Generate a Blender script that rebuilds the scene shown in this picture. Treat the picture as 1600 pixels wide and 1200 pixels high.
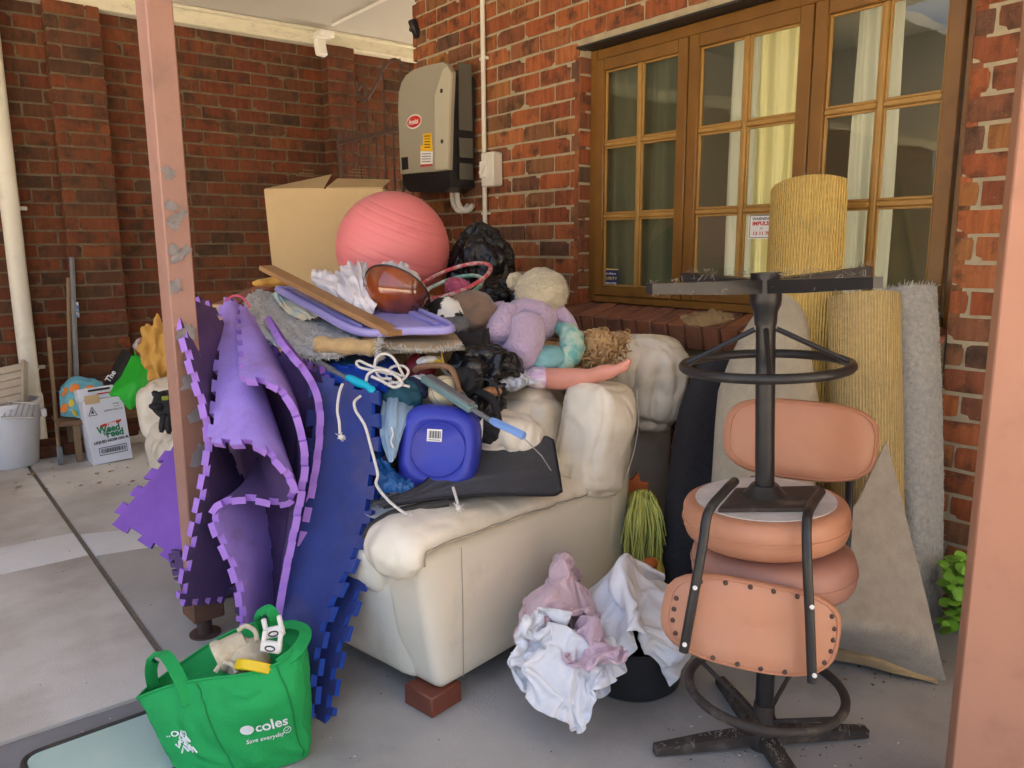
import bpy, bmesh, math, random
from mathutils import Vector, Matrix, noise, Euler
V = Vector
random.seed(7)
sc = bpy.context.scene
for o in list(bpy.data.objects):
    bpy.data.objects.remove(o)
R = math.radians
# ---------------------------------------------------------------- camera
CAM_H, PITCH, YAW, ROLL, FPX = 1.27, R(10.15), R(38.0), R(-.36), 1215.0
cd = bpy.data.cameras.new('camera'); cam = bpy.data.objects.new('camera', cd)
sc.collection.objects.link(cam); sc.camera = cam
FW = V((math.sin(YAW) * math.cos(PITCH), math.cos(YAW) * math.cos(PITCH), -math.sin(PITCH)))
RT = V((math.cos(YAW), -math.sin(YAW), 0)); UP = RT.cross(FW); CO = V((0, 0, CAM_H))
RT, UP = RT * math.cos(ROLL) + UP * math.sin(ROLL), UP * math.cos(ROLL) - RT * math.sin(ROLL)
cm4 = Matrix((RT, UP, -FW)).transposed()
cam.location = CO; cam.rotation_euler = cm4.to_euler()
cd.sensor_width = 36; cd.lens = 36 * FPX / 1600; cd.clip_start = .05; cd.clip_end = 500
# ---------------------------------------------------------------- sky, sun, exposure
SUN_EL, SUN_AZ = R(52), R(105)      # azimuth: direction the sun stands in, from +Y clockwise
w = bpy.data.worlds.new('World'); sc.world = w; w.use_nodes = True
nt = w.node_tree; nt.nodes.clear()
sky = nt.nodes.new('ShaderNodeTexSky'); sky.sky_type = 'NISHITA'; sky.sun_disc = False
sky.sun_elevation = SUN_EL; sky.sun_rotation = SUN_AZ
sky.air_density = .8; sky.dust_density = 9.0; sky.ozone_density = .2
bg = nt.nodes.new('ShaderNodeBackground'); bg.inputs[1].default_value = .15
wo = nt.nodes.new('ShaderNodeOutputWorld')
nt.links.new(sky.outputs[0], bg.inputs[0]); nt.links.new(bg.outputs[0], wo.inputs[0])
ld = bpy.data.lights.new('sun', 'SUN'); ld.energy = 5.0; ld.angle = R(.5); ld.color = (1, .92, .78)
sun = bpy.data.objects.new('sun', ld); sc.collection.objects.link(sun)
sd = V((math.sin(SUN_AZ) * math.cos(SUN_EL), math.cos(SUN_AZ) * math.cos(SUN_EL), math.sin(SUN_EL)))
sun.rotation_euler = sd.to_track_quat('Z', 'Y').to_euler(); sun.location = (-6, -6, 8)
sc.view_settings.view_transform = 'Standard'; sc.view_settings.look = 'None'
sc.view_settings.gamma = 1; sc.view_settings.use_curve_mapping = False
sc.view_settings.exposure = 2.55
sc.render.engine = 'CYCLES'
sc.cycles.max_bounces = 8; sc.cycles.diffuse_bounces = 5; sc.cycles.transparent_max_bounces = 12
# ---------------------------------------------------------------- pixel helpers (photo pixels 1600 x 1200)
def ray(x, y): return FW + RT * ((x - 800) / FPX) - UP * ((y - 600) / FPX)
def onz(x, y, z=0): d = ray(x, y); return CO + d * ((z - CAM_H) / d.z)
def onx(x, y, X): d = ray(x, y); return CO + d * (X / d.x)
def ony(x, y, Y): d = ray(x, y); return CO + d * (Y / d.y)
def dp(x, y, t): return CO + ray(x, y) * t
def pix(p):
    v = V(p) - CO; t = v.dot(FW)
    return 800 + FPX * v.dot(RT) / t, 600 - FPX * v.dot(UP) / t, t
# ---------------------------------------------------------------- object helpers
col = sc.collection
MW = {}
def thing(name, label, cat, loc=(0, 0, 0), rot=(0, 0, 0), group=None):
    o = bpy.data.objects.new(name, None); col.objects.link(o)
    o.empty_display_size = .1
    o.location = loc; o.rotation_euler = rot
    MW[o.name] = Matrix.Translation(V(loc)) @ Euler(rot).to_matrix().to_4x4()
    tag(o, label, cat, group); return o
def tag(o, label=None, cat=None, group=None, kind=None):
    if label: o['label'] = label
    if cat: o['category'] = cat
    if group: o['group'] = group
    if kind: o['kind'] = kind
    return o
def frame(a, b, up=V((0, 0, 1))):
    z = (V(b) - V(a)).normalized(); x = up.cross(z)
    if x.length < 1e-4: x = V((1, 0, 0))
    x.normalize(); y = z.cross(x)
    m = Matrix((x, y, z)).transposed().to_4x4(); m.translation = V(a); return m
def axes(o, x, y, z):
    m = Matrix((V(x), V(y), V(z))).transposed().to_4x4(); m.translation = V(o); return m
def T(x=0, y=0, z=0, rx=0, ry=0, rz=0):
    return Matrix.Translation((x, y, z)) @ Euler((R(rx), R(ry), R(rz))).to_matrix().to_4x4()
def crv(pts, n):
    "Catmull-Rom through pts, n samples"
    P = [V(p) for p in pts]; k = len(P); out = []
    if k == 1: return [P[0].copy() for _ in range(n)]
    for i in range(n):
        t = i / (n - 1) * (k - 1); a = min(int(t), k - 2); f = t - a
        p1, p2 = P[a], P[a + 1]
        p0 = P[a - 1] if a > 0 else p1 * 2 - p2
        p3 = P[a + 2] if a + 2 < k else p2 * 2 - p1
        out.append(.5 * ((2 * p1) + (p2 - p0) * f + (2 * p0 - 5 * p1 + 4 * p2 - p3) * f * f + (3 * p1 - p0 - 3 * p2 + p3) * f ** 3))
    return out
def patch(ctrl, nu, nv):
    "tensor Catmull-Rom surface: ctrl[i][j] -> nu x nv points"
    rows = [crv(r, nv) for r in ctrl]
    cols = [crv([r[j] for r in rows], nu) for j in range(nv)]
    return [[cols[j][i] for j in range(nv)] for i in range(nu)]
def fn(p, s=1., o=0.): return noise.noise(V(p) * s + V((o, o * 1.7, o * .3)))
def ridge(p, s=1., o=0., n=3):
    a = 1.; t = 0.; q = V(p) * s + V((o, o * 1.3, -o))
    for _ in range(n):
        t += a * (1 - abs(noise.noise(q)) * 2); a *= .5; q = q * 2.1
    return t - .9
def folds(q, f=3., seed=0.):
    "smooth cloth folds: round tops, tight valleys"
    w_ = 1.1 * noise.noise(q * 1.2 + V((seed, 0, 3))); m_ = .6 + .7 * noise.noise(q * .9 + V((0, seed, 7)))
    a_ = abs(math.sin(math.pi * (f * q.x + w_ + .35 * q.y))); b_ = abs(math.sin(math.pi * (f * .55 * q.y + 1.3 * noise.noise(q * 1.6 + V((5, seed, 1))) + .6 * q.x)))
    return (.7 * a_ ** .8 + .45 * b_ ** .8 - .6) * m_ + .12 * noise.noise(q * 6.)
class MB:
    def __init__(s): s.v = []; s.f = []; s.m = []
    def add(s, vs, fs, mi=0, M=None):
        k = len(s.v)
        s.v += [(M @ V(p)) if M else V(p) for p in vs]
        s.f += [tuple(i + k for i in f) for f in fs]
        s.m += [mi] * len(fs) if isinstance(mi, int) else list(mi)
        return s
    def box(s, c, d, M=None, b=.004, mi=0):
        "chamfered box, centre c, full size d"
        hx, hy, hz = d[0] / 2, d[1] / 2, d[2] / 2; b = min(b, hx * .45, hy * .45, hz * .45)
        vs = []; idx = {}
        for sx in (-1, 1):
            for sy in (-1, 1):
                for sz in (-1, 1):
                    for ax in range(3):
                        p = [sx * (hx - b), sy * (hy - b), sz * (hz - b)]
                        p[ax] = (sx * hx, sy * hy, sz * hz)[ax]
                        idx[(sx, sy, sz, ax)] = len(vs); vs.append(V(p) + V(c))
        fs = []
        for ax in range(3):
            o1, o2 = [(1, 2), (2, 0), (0, 1)][ax]
            for sg in (-1, 1):
                q = []
                for a, b2 in ((-1, -1), (1, -1), (1, 1), (-1, 1)):
                    k = [0, 0, 0]; k[ax] = sg; k[o1] = a; k[o2] = b2
                    q.append(idx[(k[0], k[1], k[2], ax)])
                fs.append(tuple(q if sg > 0 else q[::-1]))
            for a in (-1, 1):
                for b2 in (-1, 1):
                    k0 = [0, 0, 0]; k1 = [0, 0, 0]; k0[o1] = k1[o1] = a; k0[o2] = k1[o2] = b2; k0[ax] = -1; k1[ax] = 1
                    q = [idx[(*k0, o1)], idx[(*k1, o1)], idx[(*k1, o2)], idx[(*k0, o2)]]
                    fs.append(tuple(q if a * b2 < 0 else q[::-1]))
        for sx in (-1, 1):
            for sy in (-1, 1):
                for sz in (-1, 1):
                    q = [idx[(sx, sy, sz, i)] for i in range(3)]
                    fs.append(tuple(q if sx * sy * sz > 0 else q[::-1]))
        return s.add(vs, fs, mi, M)
    def tube(s, path, r, n=10, caps=True, mi=0, M=None, flat=1., up=None, closed=False):
        P = [V(p) for p in path]; k = len(P)
        rr = r if isinstance(r, (list, tuple)) else [r] * k
        vs = []; fs = []; nrm = None
        for i in range(k):
            if closed: t = (P[(i + 1) % k] - P[i - 1]).normalized()
            else: t = (P[min(i + 1, k - 1)] - P[max(i - 1, 0)]).normalized()
            if nrm is None:
                u = up if up else (V((0, 0, 1)) if abs(t.z) < .9 else V((1, 0, 0)))
                nrm = (u - t * u.dot(t)).normalized()
            else:
                nrm = (nrm - t * nrm.dot(t)).normalized()
            bn = t.cross(nrm)
            for j in range(n):
                a = 2 * math.pi * j / n
                vs.append(P[i] + (nrm * math.cos(a) * flat + bn * math.sin(a)) * rr[i])
        for i in range(k if closed else k - 1):
            for j in range(n):
                i2 = (i + 1) % k
                fs.append((i * n + j, i * n + (j + 1) % n, i2 * n + (j + 1) % n, i2 * n + j))
        if caps and not closed:
            fs.append(tuple(range(n - 1, -1, -1))); fs.append(tuple((k - 1) * n + j for j in range(n)))
        return s.add(vs, fs, mi, M)
    def lathe(s, prof, n=24, M=None, mi=0, sq=None):
        "prof: (r, z) list; sq = superellipse exponent for squarish rounds"
        vs = []; fs = []; k = len(prof)
        for (r, z) in prof:
            for j in range(n):
                a = 2 * math.pi * j / n; c, d = math.cos(a), math.sin(a); q = 1
                if sq: q = (abs(c) ** sq + abs(d) ** sq) ** (-1 / sq)
                vs.append((r * c * q, r * d * q, z))
        for i in range(k - 1):
            for j in range(n):
                fs.append((i * n + j, i * n + (j + 1) % n, (i + 1) * n + (j + 1) % n, (i + 1) * n + j))
        if prof[0][0] > 1e-5: fs.append(tuple(range(n - 1, -1, -1)))
        if prof[-1][0] > 1e-5: fs.append(tuple((k - 1) * n + j for j in range(n)))
        return s.add(vs, fs, mi, M)
    def prism(s, poly, z0, z1, M=None, mi=0):
        n = len(poly); vs = [(x, y, z0) for x, y in poly] + [(x, y, z1) for x, y in poly]
        fs = [tuple(range(n - 1, -1, -1)), tuple(range(n, 2 * n))] + [(i, (i + 1) % n, n + (i + 1) % n, n + i) for i in range(n)]
        return s.add(vs, fs, mi, M)
    def grid(s, P, mi=0, M=None, cu=False, cv=False):
        nu, nv = len(P), len(P[0]); vs = [p for r in P for p in r]; fs = []
        for i in range(nu if cu else nu - 1):
            for j in range(nv if cv else nv - 1):
                a, b = i, (i + 1) % nu; c, d = j, (j + 1) % nv
                fs.append((a * nv + c, a * nv + d, b * nv + d, b * nv + c))
        return s.add(vs, fs, mi, M)
    def sheet(s, P, th, mi=(0, 0, 0), cell=None, M=None):
        "thick sheet over point grid P; cell(i,j)->bool keeps a cell; mi = top, bottom, edge"
        nu, nv = len(P), len(P[0]); N = [[None] * nv for _ in range(nu)]
        for i in range(nu):
            for j in range(nv):
                du = P[min(i + 1, nu - 1)][j] - P[max(i - 1, 0)][j]; dv = P[i][min(j + 1, nv - 1)] - P[i][max(j - 1, 0)]
                n = du.cross(dv); N[i][j] = n.normalized() if n.length > 1e-9 else V((0, 0, 1))
        keep = [[(cell(i, j) if cell else True) for j in range(nv - 1)] for i in range(nu - 1)]
        vs = []; top = {}; bot = {}
        def gv(i, j):
            if (i, j) not in top:
                top[(i, j)] = len(vs); vs.append(P[i][j] + N[i][j] * th / 2)
                bot[(i, j)] = len(vs); vs.append(P[i][j] - N[i][j] * th / 2)
            return top[(i, j)], bot[(i, j)]
        fs = []; ms = []
        K = lambda i, j: 0 <= i < nu - 1 and 0 <= j < nv - 1 and keep[i][j]
        for i in range(nu - 1):
            for j in range(nv - 1):
                if not keep[i][j]: continue
                c = [(i, j), (i + 1, j), (i + 1, j + 1), (i, j + 1)]; g = [gv(*q) for q in c]
                fs.append(tuple(q[0] for q in g)); ms.append(mi[0])
                fs.append(tuple(q[1] for q in g[::-1])); ms.append(mi[1])
                for e, (di, dj) in enumerate(((0, -1), (1, 0), (0, 1), (-1, 0))):
                    if not K(i + di, j + dj):
                        a, b = g[e], g[(e + 1) % 4]
                        fs.append((a[0], a[1], b[1], b[0])); ms.append(mi[2])
        return s.add(vs, fs, ms, M)
    def ico(s, sub, fun, mi=0, M=None):
        bm = bmesh.new(); bmesh.ops.create_icosphere(bm, subdivisions=sub, radius=1)
        bm.verts.ensure_lookup_table()
        vs = [fun(v.co.copy()) for v in bm.verts]; fs = [tuple(v.index for v in f.verts) for f in bm.faces]
        bm.free(); return s.add(vs, fs, mi, M)
    def cushion(s, d, r=.04, bulge=(0, 0, 0), n=14, wr=0., ws=8., M=None, mi=0, seed=0., fun=None):
        "pillow-like rounded box of full size d centred on 0"
        h = V(d) / 2; bm = bmesh.new(); bmesh.ops.create_cube(bm, size=2)
        bmesh.ops.subdivide_edges(bm, edges=bm.edges[:], cuts=n, use_grid_fill=True)
        bm.verts.ensure_lookup_table(); vs = []
        for v in bm.verts:
            c = v.co; q = V([math.copysign(1 - (1 - abs(x)) ** 1.35, x) for x in c])
            p = V((q.x * h.x, q.y * h.y, q.z * h.z))
            inn = V([max(-(h[i] - r), min(h[i] - r, p[i])) for i in range(3)]); dd = p - inn
            if dd.length > 1e-7: p = inn + dd.normalized() * r
            for i in range(3):
                a, b = [x for x in range(3) if x != i]
                p[i] += c[i] * bulge[i] * (1 - c[a] ** 2) * (1 - c[b] ** 2)
            if wr:
                nn = V((c.x / h.x, c.y / h.y, c.z / h.z)).normalized()
                e_ = max(abs(c.x), abs(c.y), abs(c.z)); p += nn * wr * (.7 * fn(p, ws * .8, seed) + .9 * folds(V((p.x * ws * 1.1 + p.z * ws * .3, p.y * ws * 1.1 - p.z * ws * .25, p.z * ws * .45)), 1., seed))
            if fun: p = fun(p, c)
            vs.append(p)
        fs = [tuple(v.index for v in f.verts) for f in bm.faces]; bm.free()
        return s.add(vs, fs, mi, M)
    def build(s, name, mats, parent=None, angle=40, world=True, kind=None, rec=True):
        me = bpy.data.meshes.new(name)
        vs = s.v
        if parent is not None:
            if world:
                W = MW[parent.name].inverted(); vs = [W @ p for p in vs]
            org = V((0, 0, 0))
        else:
            if vs:
                xs = [p.x for p in vs]; ys = [p.y for p in vs]; zs = [p.z for p in vs]
                org = V(((min(xs) + max(xs)) / 2, (min(ys) + max(ys)) / 2, min(zs)))
            vs = [p - org for p in vs]
        me.from_pydata([tuple(p) for p in vs], [], s.f)
        if not isinstance(mats, (list, tuple)): mats = [mats]
        for m in mats: me.materials.append(m)
        for p, i in zip(me.polygons, s.m): p.material_index = min(i, len(mats) - 1)
        if rec:
            bm = bmesh.new(); bm.from_mesh(me); bmesh.ops.recalc_face_normals(bm, faces=bm.faces[:]); bm.to_mesh(me); bm.free()
        if angle:
            me.shade_smooth(); me.set_sharp_from_angle(angle=R(angle))
        o = bpy.data.objects.new(name, me); col.objects.link(o)
        if parent is not None:
            o.parent = parent; MW[o.name] = MW[parent.name]
        else:
            o.location = org; MW[o.name] = Matrix.Translation(org)
        if kind: o['kind'] = kind
        return o
def fuzz(src, n, ln, r, seed=0, M=None, lift=.9):
    "short fibres standing on the faces collected in src"
    rnd = random.Random(seed); c = sum(src.v, V()) / len(src.v); out = MB(); fs = src.f; vs = src.v
    for _ in range(n):
        f = fs[rnd.randrange(len(fs))]; p0, p1, p2 = vs[f[0]], vs[f[1]], vs[f[2]]; u, v = rnd.random(), rnd.random()
        if u + v > 1: u, v = 1 - u, 1 - v
        p = p0 + (p1 - p0) * u + (p2 - p0) * v; nn = (p1 - p0).cross(p2 - p0)
        if nn.length < 1e-12: continue
        nn.normalize(); nn = nn if nn.dot(CO - p) > 0 else -nn
        d = (nn * lift + V((rnd.gauss(0, .5), rnd.gauss(0, .5), rnd.gauss(0, .5)))).normalized() * ln * rnd.uniform(.5, 1.2)
        s = d.orthogonal().normalized() * r; q = p + d + V((0, 0, -ln * .15)); out.add([p - s, p + s, q], [(0, 1, 2)])
    return out
def text_mesh(txt, size, M, mi=0, mb=None, ext=.0004, align='CENTER', shear=0., bold=0., sx=1.):
    cu = bpy.data.curves.new('lettering', 'FONT'); cu.body = txt; cu.size = size; cu.extrude = ext
    cu.align_x = align; cu.align_y = 'CENTER'; cu.shear = shear; cu.offset = bold; cu.resolution_u = 3
    o = bpy.data.objects.new('lettering', cu); col.objects.link(o)
    dg = bpy.context.evaluated_depsgraph_get(); me = o.evaluated_get(dg).to_mesh()
    vs = [V((v.co.x * sx, v.co.y, v.co.z)) for v in me.vertices]; fs = [tuple(p.vertices) for p in me.polygons]
    bpy.data.objects.remove(o); bpy.data.curves.remove(cu)
    mb = mb or MB(); mb.add(vs, fs, mi, M); return mb
# ---------------------------------------------------------------- materials
def mat(name, c, c2=None, ns=6., rough=.6, bump=0., bs=60., metal=0., coat=0., dirt=None, da=.0, ds=3., ctr=.5, rand=0.,
        det=6., trans=0., sss=0., sheen=0., stretch=None, spec=.5, ior=1.45, alpha=1., wr=None, rib=0):
    m = bpy.data.materials.new(name); m.use_nodes = True; n = m.node_tree.nodes; L = m.node_tree.links
    b = n['Principled BSDF']; tc = n.new('ShaderNodeTexCoord'); src = tc.outputs['Object']
    if stretch:
        mp = n.new('ShaderNodeMapping'); mp.inputs['Scale'].default_value = stretch; L.new(src, mp.inputs[0]); src = mp.outputs[0]
    def nz(scale, d=det):
        t = n.new('ShaderNodeTexNoise'); t.inputs['Scale'].default_value = scale; t.inputs['Detail'].default_value = d
        t.inputs['Roughness'].default_value = .6; L.new(src, t.inputs['Vector']); return t.outputs['Fac']
    def ramp(f, a, bb):
        r = n.new('ShaderNodeMapRange'); r.inputs[1].default_value = a; r.inputs[2].default_value = bb; r.clamp = True; L.new(f, r.inputs[0]); return r.outputs[0]
    def mix(f, A, B):
        x = n.new('ShaderNodeMix'); x.data_type = 'RGBA'
        if isinstance(f, float): x.inputs[0].default_value = f
        else: L.new(f, x.inputs[0])
        for s, v in ((x.inputs[6], A), (x.inputs[7], B)):
            if isinstance(v, (tuple, list)): s.default_value = (*v[:3], 1)
            else: L.new(v, s)
        return x.outputs[2]
    cc = tuple(c)
    if c2: cc = mix(ramp(nz(ns), .5 - .5 * ctr, .5 + .5 * ctr), c, c2)
    if dirt:
        f = ramp(nz(ds, 8.), .62 - da, .95 - da); mm = n.new('ShaderNodeMath'); mm.operation = 'MULTIPLY'; mm.inputs[1].default_value = .85
        L.new(f, mm.inputs[0]); cc = mix(mm.outputs[0], cc, dirt)
    if rand:
        oi = n.new('ShaderNodeObjectInfo'); hs = n.new('ShaderNodeHueSaturation')
        r = n.new('ShaderNodeMapRange'); r.inputs[3].default_value = 1 - rand; r.inputs[4].default_value = 1 + rand
        L.new(oi.outputs['Random'], r.inputs[0]); L.new(r.outputs[0], hs.inputs['Value'])
        if isinstance(cc, tuple): hs.inputs['Color'].default_value = (*cc, 1)
        else: L.new(cc, hs.inputs['Color'])
        cc = hs.outputs[0]
    if isinstance(cc, tuple): b.inputs['Base Color'].default_value = (*cc, 1)
    else: L.new(cc, b.inputs['Base Color'])
    b.inputs['Roughness'].default_value = rough; b.inputs['Metallic'].default_value = metal
    b.inputs['Coat Weight'].default_value = coat; b.inputs['Coat Roughness'].default_value = .12
    b.inputs['Transmission Weight'].default_value = trans; b.inputs['IOR'].default_value = ior
    b.inputs['Sheen Weight'].default_value = sheen; b.inputs['Specular IOR Level'].default_value = spec
    b.inputs['Alpha'].default_value = alpha
    if sss:
        b.inputs['Subsurface Weight'].default_value = sss; b.inputs['Subsurface Radius'].default_value = (.02, .012, .008); b.inputs['Subsurface Scale'].default_value = .5
    last = None
    if wr:                                   # creases: ridged relief under the fine grain
        t = n.new('ShaderNodeTexNoise'); t.noise_type = 'RIDGED_MULTIFRACTAL'; t.inputs['Scale'].default_value = wr[1]; t.inputs['Detail'].default_value = 3.
        t.inputs['Distortion'].default_value = .6
        L.new(src, t.inputs['Vector']); bp = n.new('ShaderNodeBump'); bp.inputs['Distance'].default_value = wr[0]; bp.invert = True; L.new(t.outputs['Fac'], bp.inputs['Height']); last = bp.outputs[0]
    if rib:                                  # ribs running along a roll: sine of the angle round its axis
        g = n.new('ShaderNodeTexGradient'); g.gradient_type = 'RADIAL'; L.new(tc.outputs['Object'], g.inputs[0])
        mu = n.new('ShaderNodeMath'); mu.operation = 'MULTIPLY'; mu.inputs[1].default_value = 6.2832 * rib; L.new(g.outputs['Fac'], mu.inputs[0])
        si = n.new('ShaderNodeMath'); si.operation = 'SINE'; L.new(mu.outputs[0], si.inputs[0])
        bp = n.new('ShaderNodeBump'); bp.inputs['Distance'].default_value = .003; L.new(si.outputs[0], bp.inputs['Height']); last = bp.outputs[0]
        hv = n.new('ShaderNodeHueSaturation'); mr_ = n.new('ShaderNodeMapRange'); mr_.inputs[1].default_value = -1; mr_.inputs[3].default_value = .88; mr_.inputs[4].default_value = 1.18
        L.new(si.outputs[0], mr_.inputs[0]); L.new(mr_.outputs[0], hv.inputs['Value']); L.new(cc, hv.inputs['Color']); L.new(hv.outputs[0], b.inputs['Base Color'])
    if bump:
        bp = n.new('ShaderNodeBump'); bp.inputs['Strength'].default_value = 1.; bp.inputs['Distance'].default_value = bump
        L.new(nz(bs), bp.inputs['Height'])
        if last: L.new(last, bp.inputs['Normal'])
        last = bp.outputs[0]
    if last: L.new(last, b.inputs['Normal'])
    return m
def brick_mat(name, cols, dark=.5, streak=1., smudge=(.035, .025, .02)):
    m = bpy.data.materials.new(name); m.use_nodes = True; n = m.node_tree.nodes; L = m.node_tree.links
    b = n['Principled BSDF']; b.inputs['Roughness'].default_value = .82; b.inputs['Specular IOR Level'].default_value = .3
    oi = n.new('ShaderNodeObjectInfo'); ge = n.new('ShaderNodeNewGeometry')
    ad = n.new('ShaderNodeMath'); ad.operation = 'MULTIPLY_ADD'; ad.inputs[1].default_value = 37.7
    L.new(oi.outputs['Random'], ad.inputs[0]); L.new(ge.outputs['Random Per Island'], ad.inputs[2])
    sc2 = n.new('ShaderNodeMath'); sc2.operation = 'MULTIPLY'; sc2.inputs[1].default_value = 91.3; L.new(ad.outputs[0], sc2.inputs[0])
    wn = n.new('ShaderNodeTexWhiteNoise'); wn.noise_dimensions = '1D'; L.new(sc2.outputs[0], wn.inputs['W'])
    cr = n.new('ShaderNodeValToRGB'); cr.color_ramp.interpolation = 'LINEAR'
    while len(cr.color_ramp.elements) < len(cols): cr.color_ramp.elements.new(.5)
    for i, (e, c) in enumerate(zip(cr.color_ramp.elements, cols)):
        e.position = i / (len(cols) - 1); e.color = (*c, 1)
    L.new(wn.outputs['Value'], cr.inputs[0])
    tc = n.new('ShaderNodeTexCoord'); src = ge.outputs['Position']
    off = n.new('ShaderNodeVectorMath'); off.operation = 'ADD'; L.new(src, off.inputs[0]); L.new(wn.outputs['Color'], off.inputs[1])
    def nz(scale, vec, d=6.):
        t = n.new('ShaderNodeTexNoise'); t.inputs['Scale'].default_value = scale; t.inputs['Detail'].default_value = d; t.inputs['Roughness'].default_value = .65
        L.new(vec, t.inputs['Vector']); return t.outputs['Fac']
    def mr(f, a, c, lo=0., hi=1.):
        r = n.new('ShaderNodeMapRange'); r.inputs[1].default_value = a; r.inputs[2].default_value = c; r.inputs[3].default_value = lo; r.inputs[4].default_value = hi; r.clamp = True; L.new(f, r.inputs[0]); return r.outputs[0]
    def mix(f, A, B):
        x = n.new('ShaderNodeMix'); x.data_type = 'RGBA'; L.new(f, x.inputs[0])
        for s, v in ((x.inputs[6], A), (x.inputs[7], B)):
            if isinstance(v, tuple): s.default_value = (*v, 1)
            else: L.new(v, s)
        return x.outputs[2]
    mp = n.new('ShaderNodeMapping'); mp.inputs['Scale'].default_value = (34, 34, 3.5); L.new(off.outputs[0], mp.inputs[0])
    st = nz(1., mp.outputs[0], 3.)
    c = mix(mr(nz(9., off.outputs[0]), .62 - .2 * dark, .78 - .2 * dark, 0., .8), cr.outputs[0], smudge)
    hs = n.new('ShaderNodeHueSaturation'); L.new(c, hs.inputs['Color']); L.new(mr(st, .3, .7, 1 - .22 * streak, 1 + .22 * streak), hs.inputs['Value'])
    sp = nz(75., off.outputs[0], 3.)
    c = mix(mr(sp, .69, .73, 0., .55), hs.outputs[0], (.42, .36, .27))
    L.new(c, b.inputs['Base Color'])
    hsum = n.new('ShaderNodeMath'); hsum.operation = 'MULTIPLY_ADD'; hsum.inputs[1].default_value = .7 * streak
    L.new(st, hsum.inputs[0]); L.new(nz(120., off.outputs[0]), hsum.inputs[2])
    bp = n.new('ShaderNodeBump'); bp.inputs['Distance'].default_value = .004; L.new(hsum.outputs[0], bp.inputs['Height']); L.new(bp.outputs[0], b.inputs['Normal'])
    return m
def glass_mat(name, tint=(1, 1, 1), rough=.0, ior=1.5):
    m = bpy.data.materials.new(name); m.use_nodes = True; n = m.node_tree.nodes; L = m.node_tree.links; n.clear()
    o = n.new('ShaderNodeOutputMaterial'); mx = n.new('ShaderNodeMixShader'); fr = n.new('ShaderNodeFresnel'); fr.inputs[0].default_value = ior
    t = n.new('ShaderNodeBsdfTransparent'); t.inputs[0].default_value = (*tint, 1); g = n.new('ShaderNodeBsdfGlossy'); g.inputs['Roughness'].default_value = rough
    ge = n.new('ShaderNodeNewGeometry'); mr = n.new('ShaderNodeMapRange'); mr.inputs[3].default_value = ior; mr.inputs[4].default_value = 1 / ior; L.new(ge.outputs['Backfacing'], mr.inputs[0]); L.new(mr.outputs[0], fr.inputs[0])
    tc = n.new('ShaderNodeTexCoord'); nz = n.new('ShaderNodeTexNoise'); nz.inputs['Scale'].default_value = 3.; L.new(tc.outputs['Object'], nz.inputs['Vector'])
    bp = n.new('ShaderNodeBump'); bp.inputs['Distance'].default_value = .0015; L.new(nz.outputs['Fac'], bp.inputs['Height']); L.new(bp.outputs[0], g.inputs['Normal'])
    L.new(fr.outputs[0], mx.inputs[0]); L.new(t.outputs[0], mx.inputs[1]); L.new(g.outputs[0], mx.inputs[2]); L.new(mx.outputs[0], o.inputs[0]); return m
# ================================================================ materials of the place
m_brick = brick_mat('house_brick', [(.31, .085, .03), (.38, .12, .04), (.25, .07, .028), (.34, .145, .045), (.14, .07, .042), (.39, .135, .048), (.28, .082, .032), (.11, .068, .046), (.35, .10, .034)], dark=.6, streak=1.3, smudge=(.05, .033, .022))
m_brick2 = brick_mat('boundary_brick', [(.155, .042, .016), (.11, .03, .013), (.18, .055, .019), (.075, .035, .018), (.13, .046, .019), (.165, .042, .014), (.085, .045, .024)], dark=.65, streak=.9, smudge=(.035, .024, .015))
m_mortar = mat('mortar_cream', (.47, .41, .265), (.34, .29, .19), 14, .95, .002, 90, dirt=(.2, .17, .12), da=.06, ds=5)
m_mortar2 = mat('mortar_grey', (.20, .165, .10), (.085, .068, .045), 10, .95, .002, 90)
m_conc = mat('concrete', (.62, .60, .555), (.43, .41, .37), 1.7, .72, .003, 160, dirt=(.20, .16, .12), da=.17, ds=1.6, det=15)
m_conc_b = mat('concrete_grey', (.44, .43, .405), (.29, .282, .265), 2.3, .6, .002, 160, dirt=(.15, .135, .12), da=.13, ds=2.4, det=15)
m_conc_daylit = mat('concrete_daylit', (.70, .71, .71), (.58, .59, .59), 3, .7, .001, 140, dirt=(.2, .18, .16), da=.06, ds=2.)  # paler concrete tone: the daylight band is put into this colour
m_joint = mat('joint_grit', (.09, .075, .06), (.30, .26, .21), 130, .95, .006, 150)
m_asph = mat('grey_strip', (.20, .20, .205), (.15, .15, .155), 8, .75, .001, 120, dirt=(.2, .18, .16), da=.04, ds=5)
m_out = mat('paving_outside', (.55, .46, .34), (.47, .39, .29), 2, .85, .002, 60)
m_ceil = mat('ceiling_paint', (.54, .525, .475), (.50, .485, .435), 2, .7, .0006, 30)
m_beam = mat('flaking_cream_paint', (.70, .67, .52), (.58, .55, .42), 12, .7, .002, 40, dirt=(.25, .20, .13), da=.04, ds=12, stretch=(1, 1, 3))
m_timber = mat('stained_window_timber', (.24, .115, .022), (.165, .075, .015), 5, .38, .0008, 70, dirt=(.09, .045, .015), da=.06, ds=8, coat=.15)
m_bead = mat('window_bead', (.42, .25, .07), (.32, .17, .04), 8, .45, .0005, 70)
m_dark = mat('dark_metal', (.02, .02, .02), (.035, .033, .03), 9, .5, .0004, 80)
m_glass = glass_mat('window_glass', (.93, .95, .92))
m_curt = mat('cream_curtain', (.80, .76, .52), (.74, .70, .46), 3, .9)
m_sheer = mat('grey_curtain', (.66, .66, .58), (.58, .58, .50), 3, .9)
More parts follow.
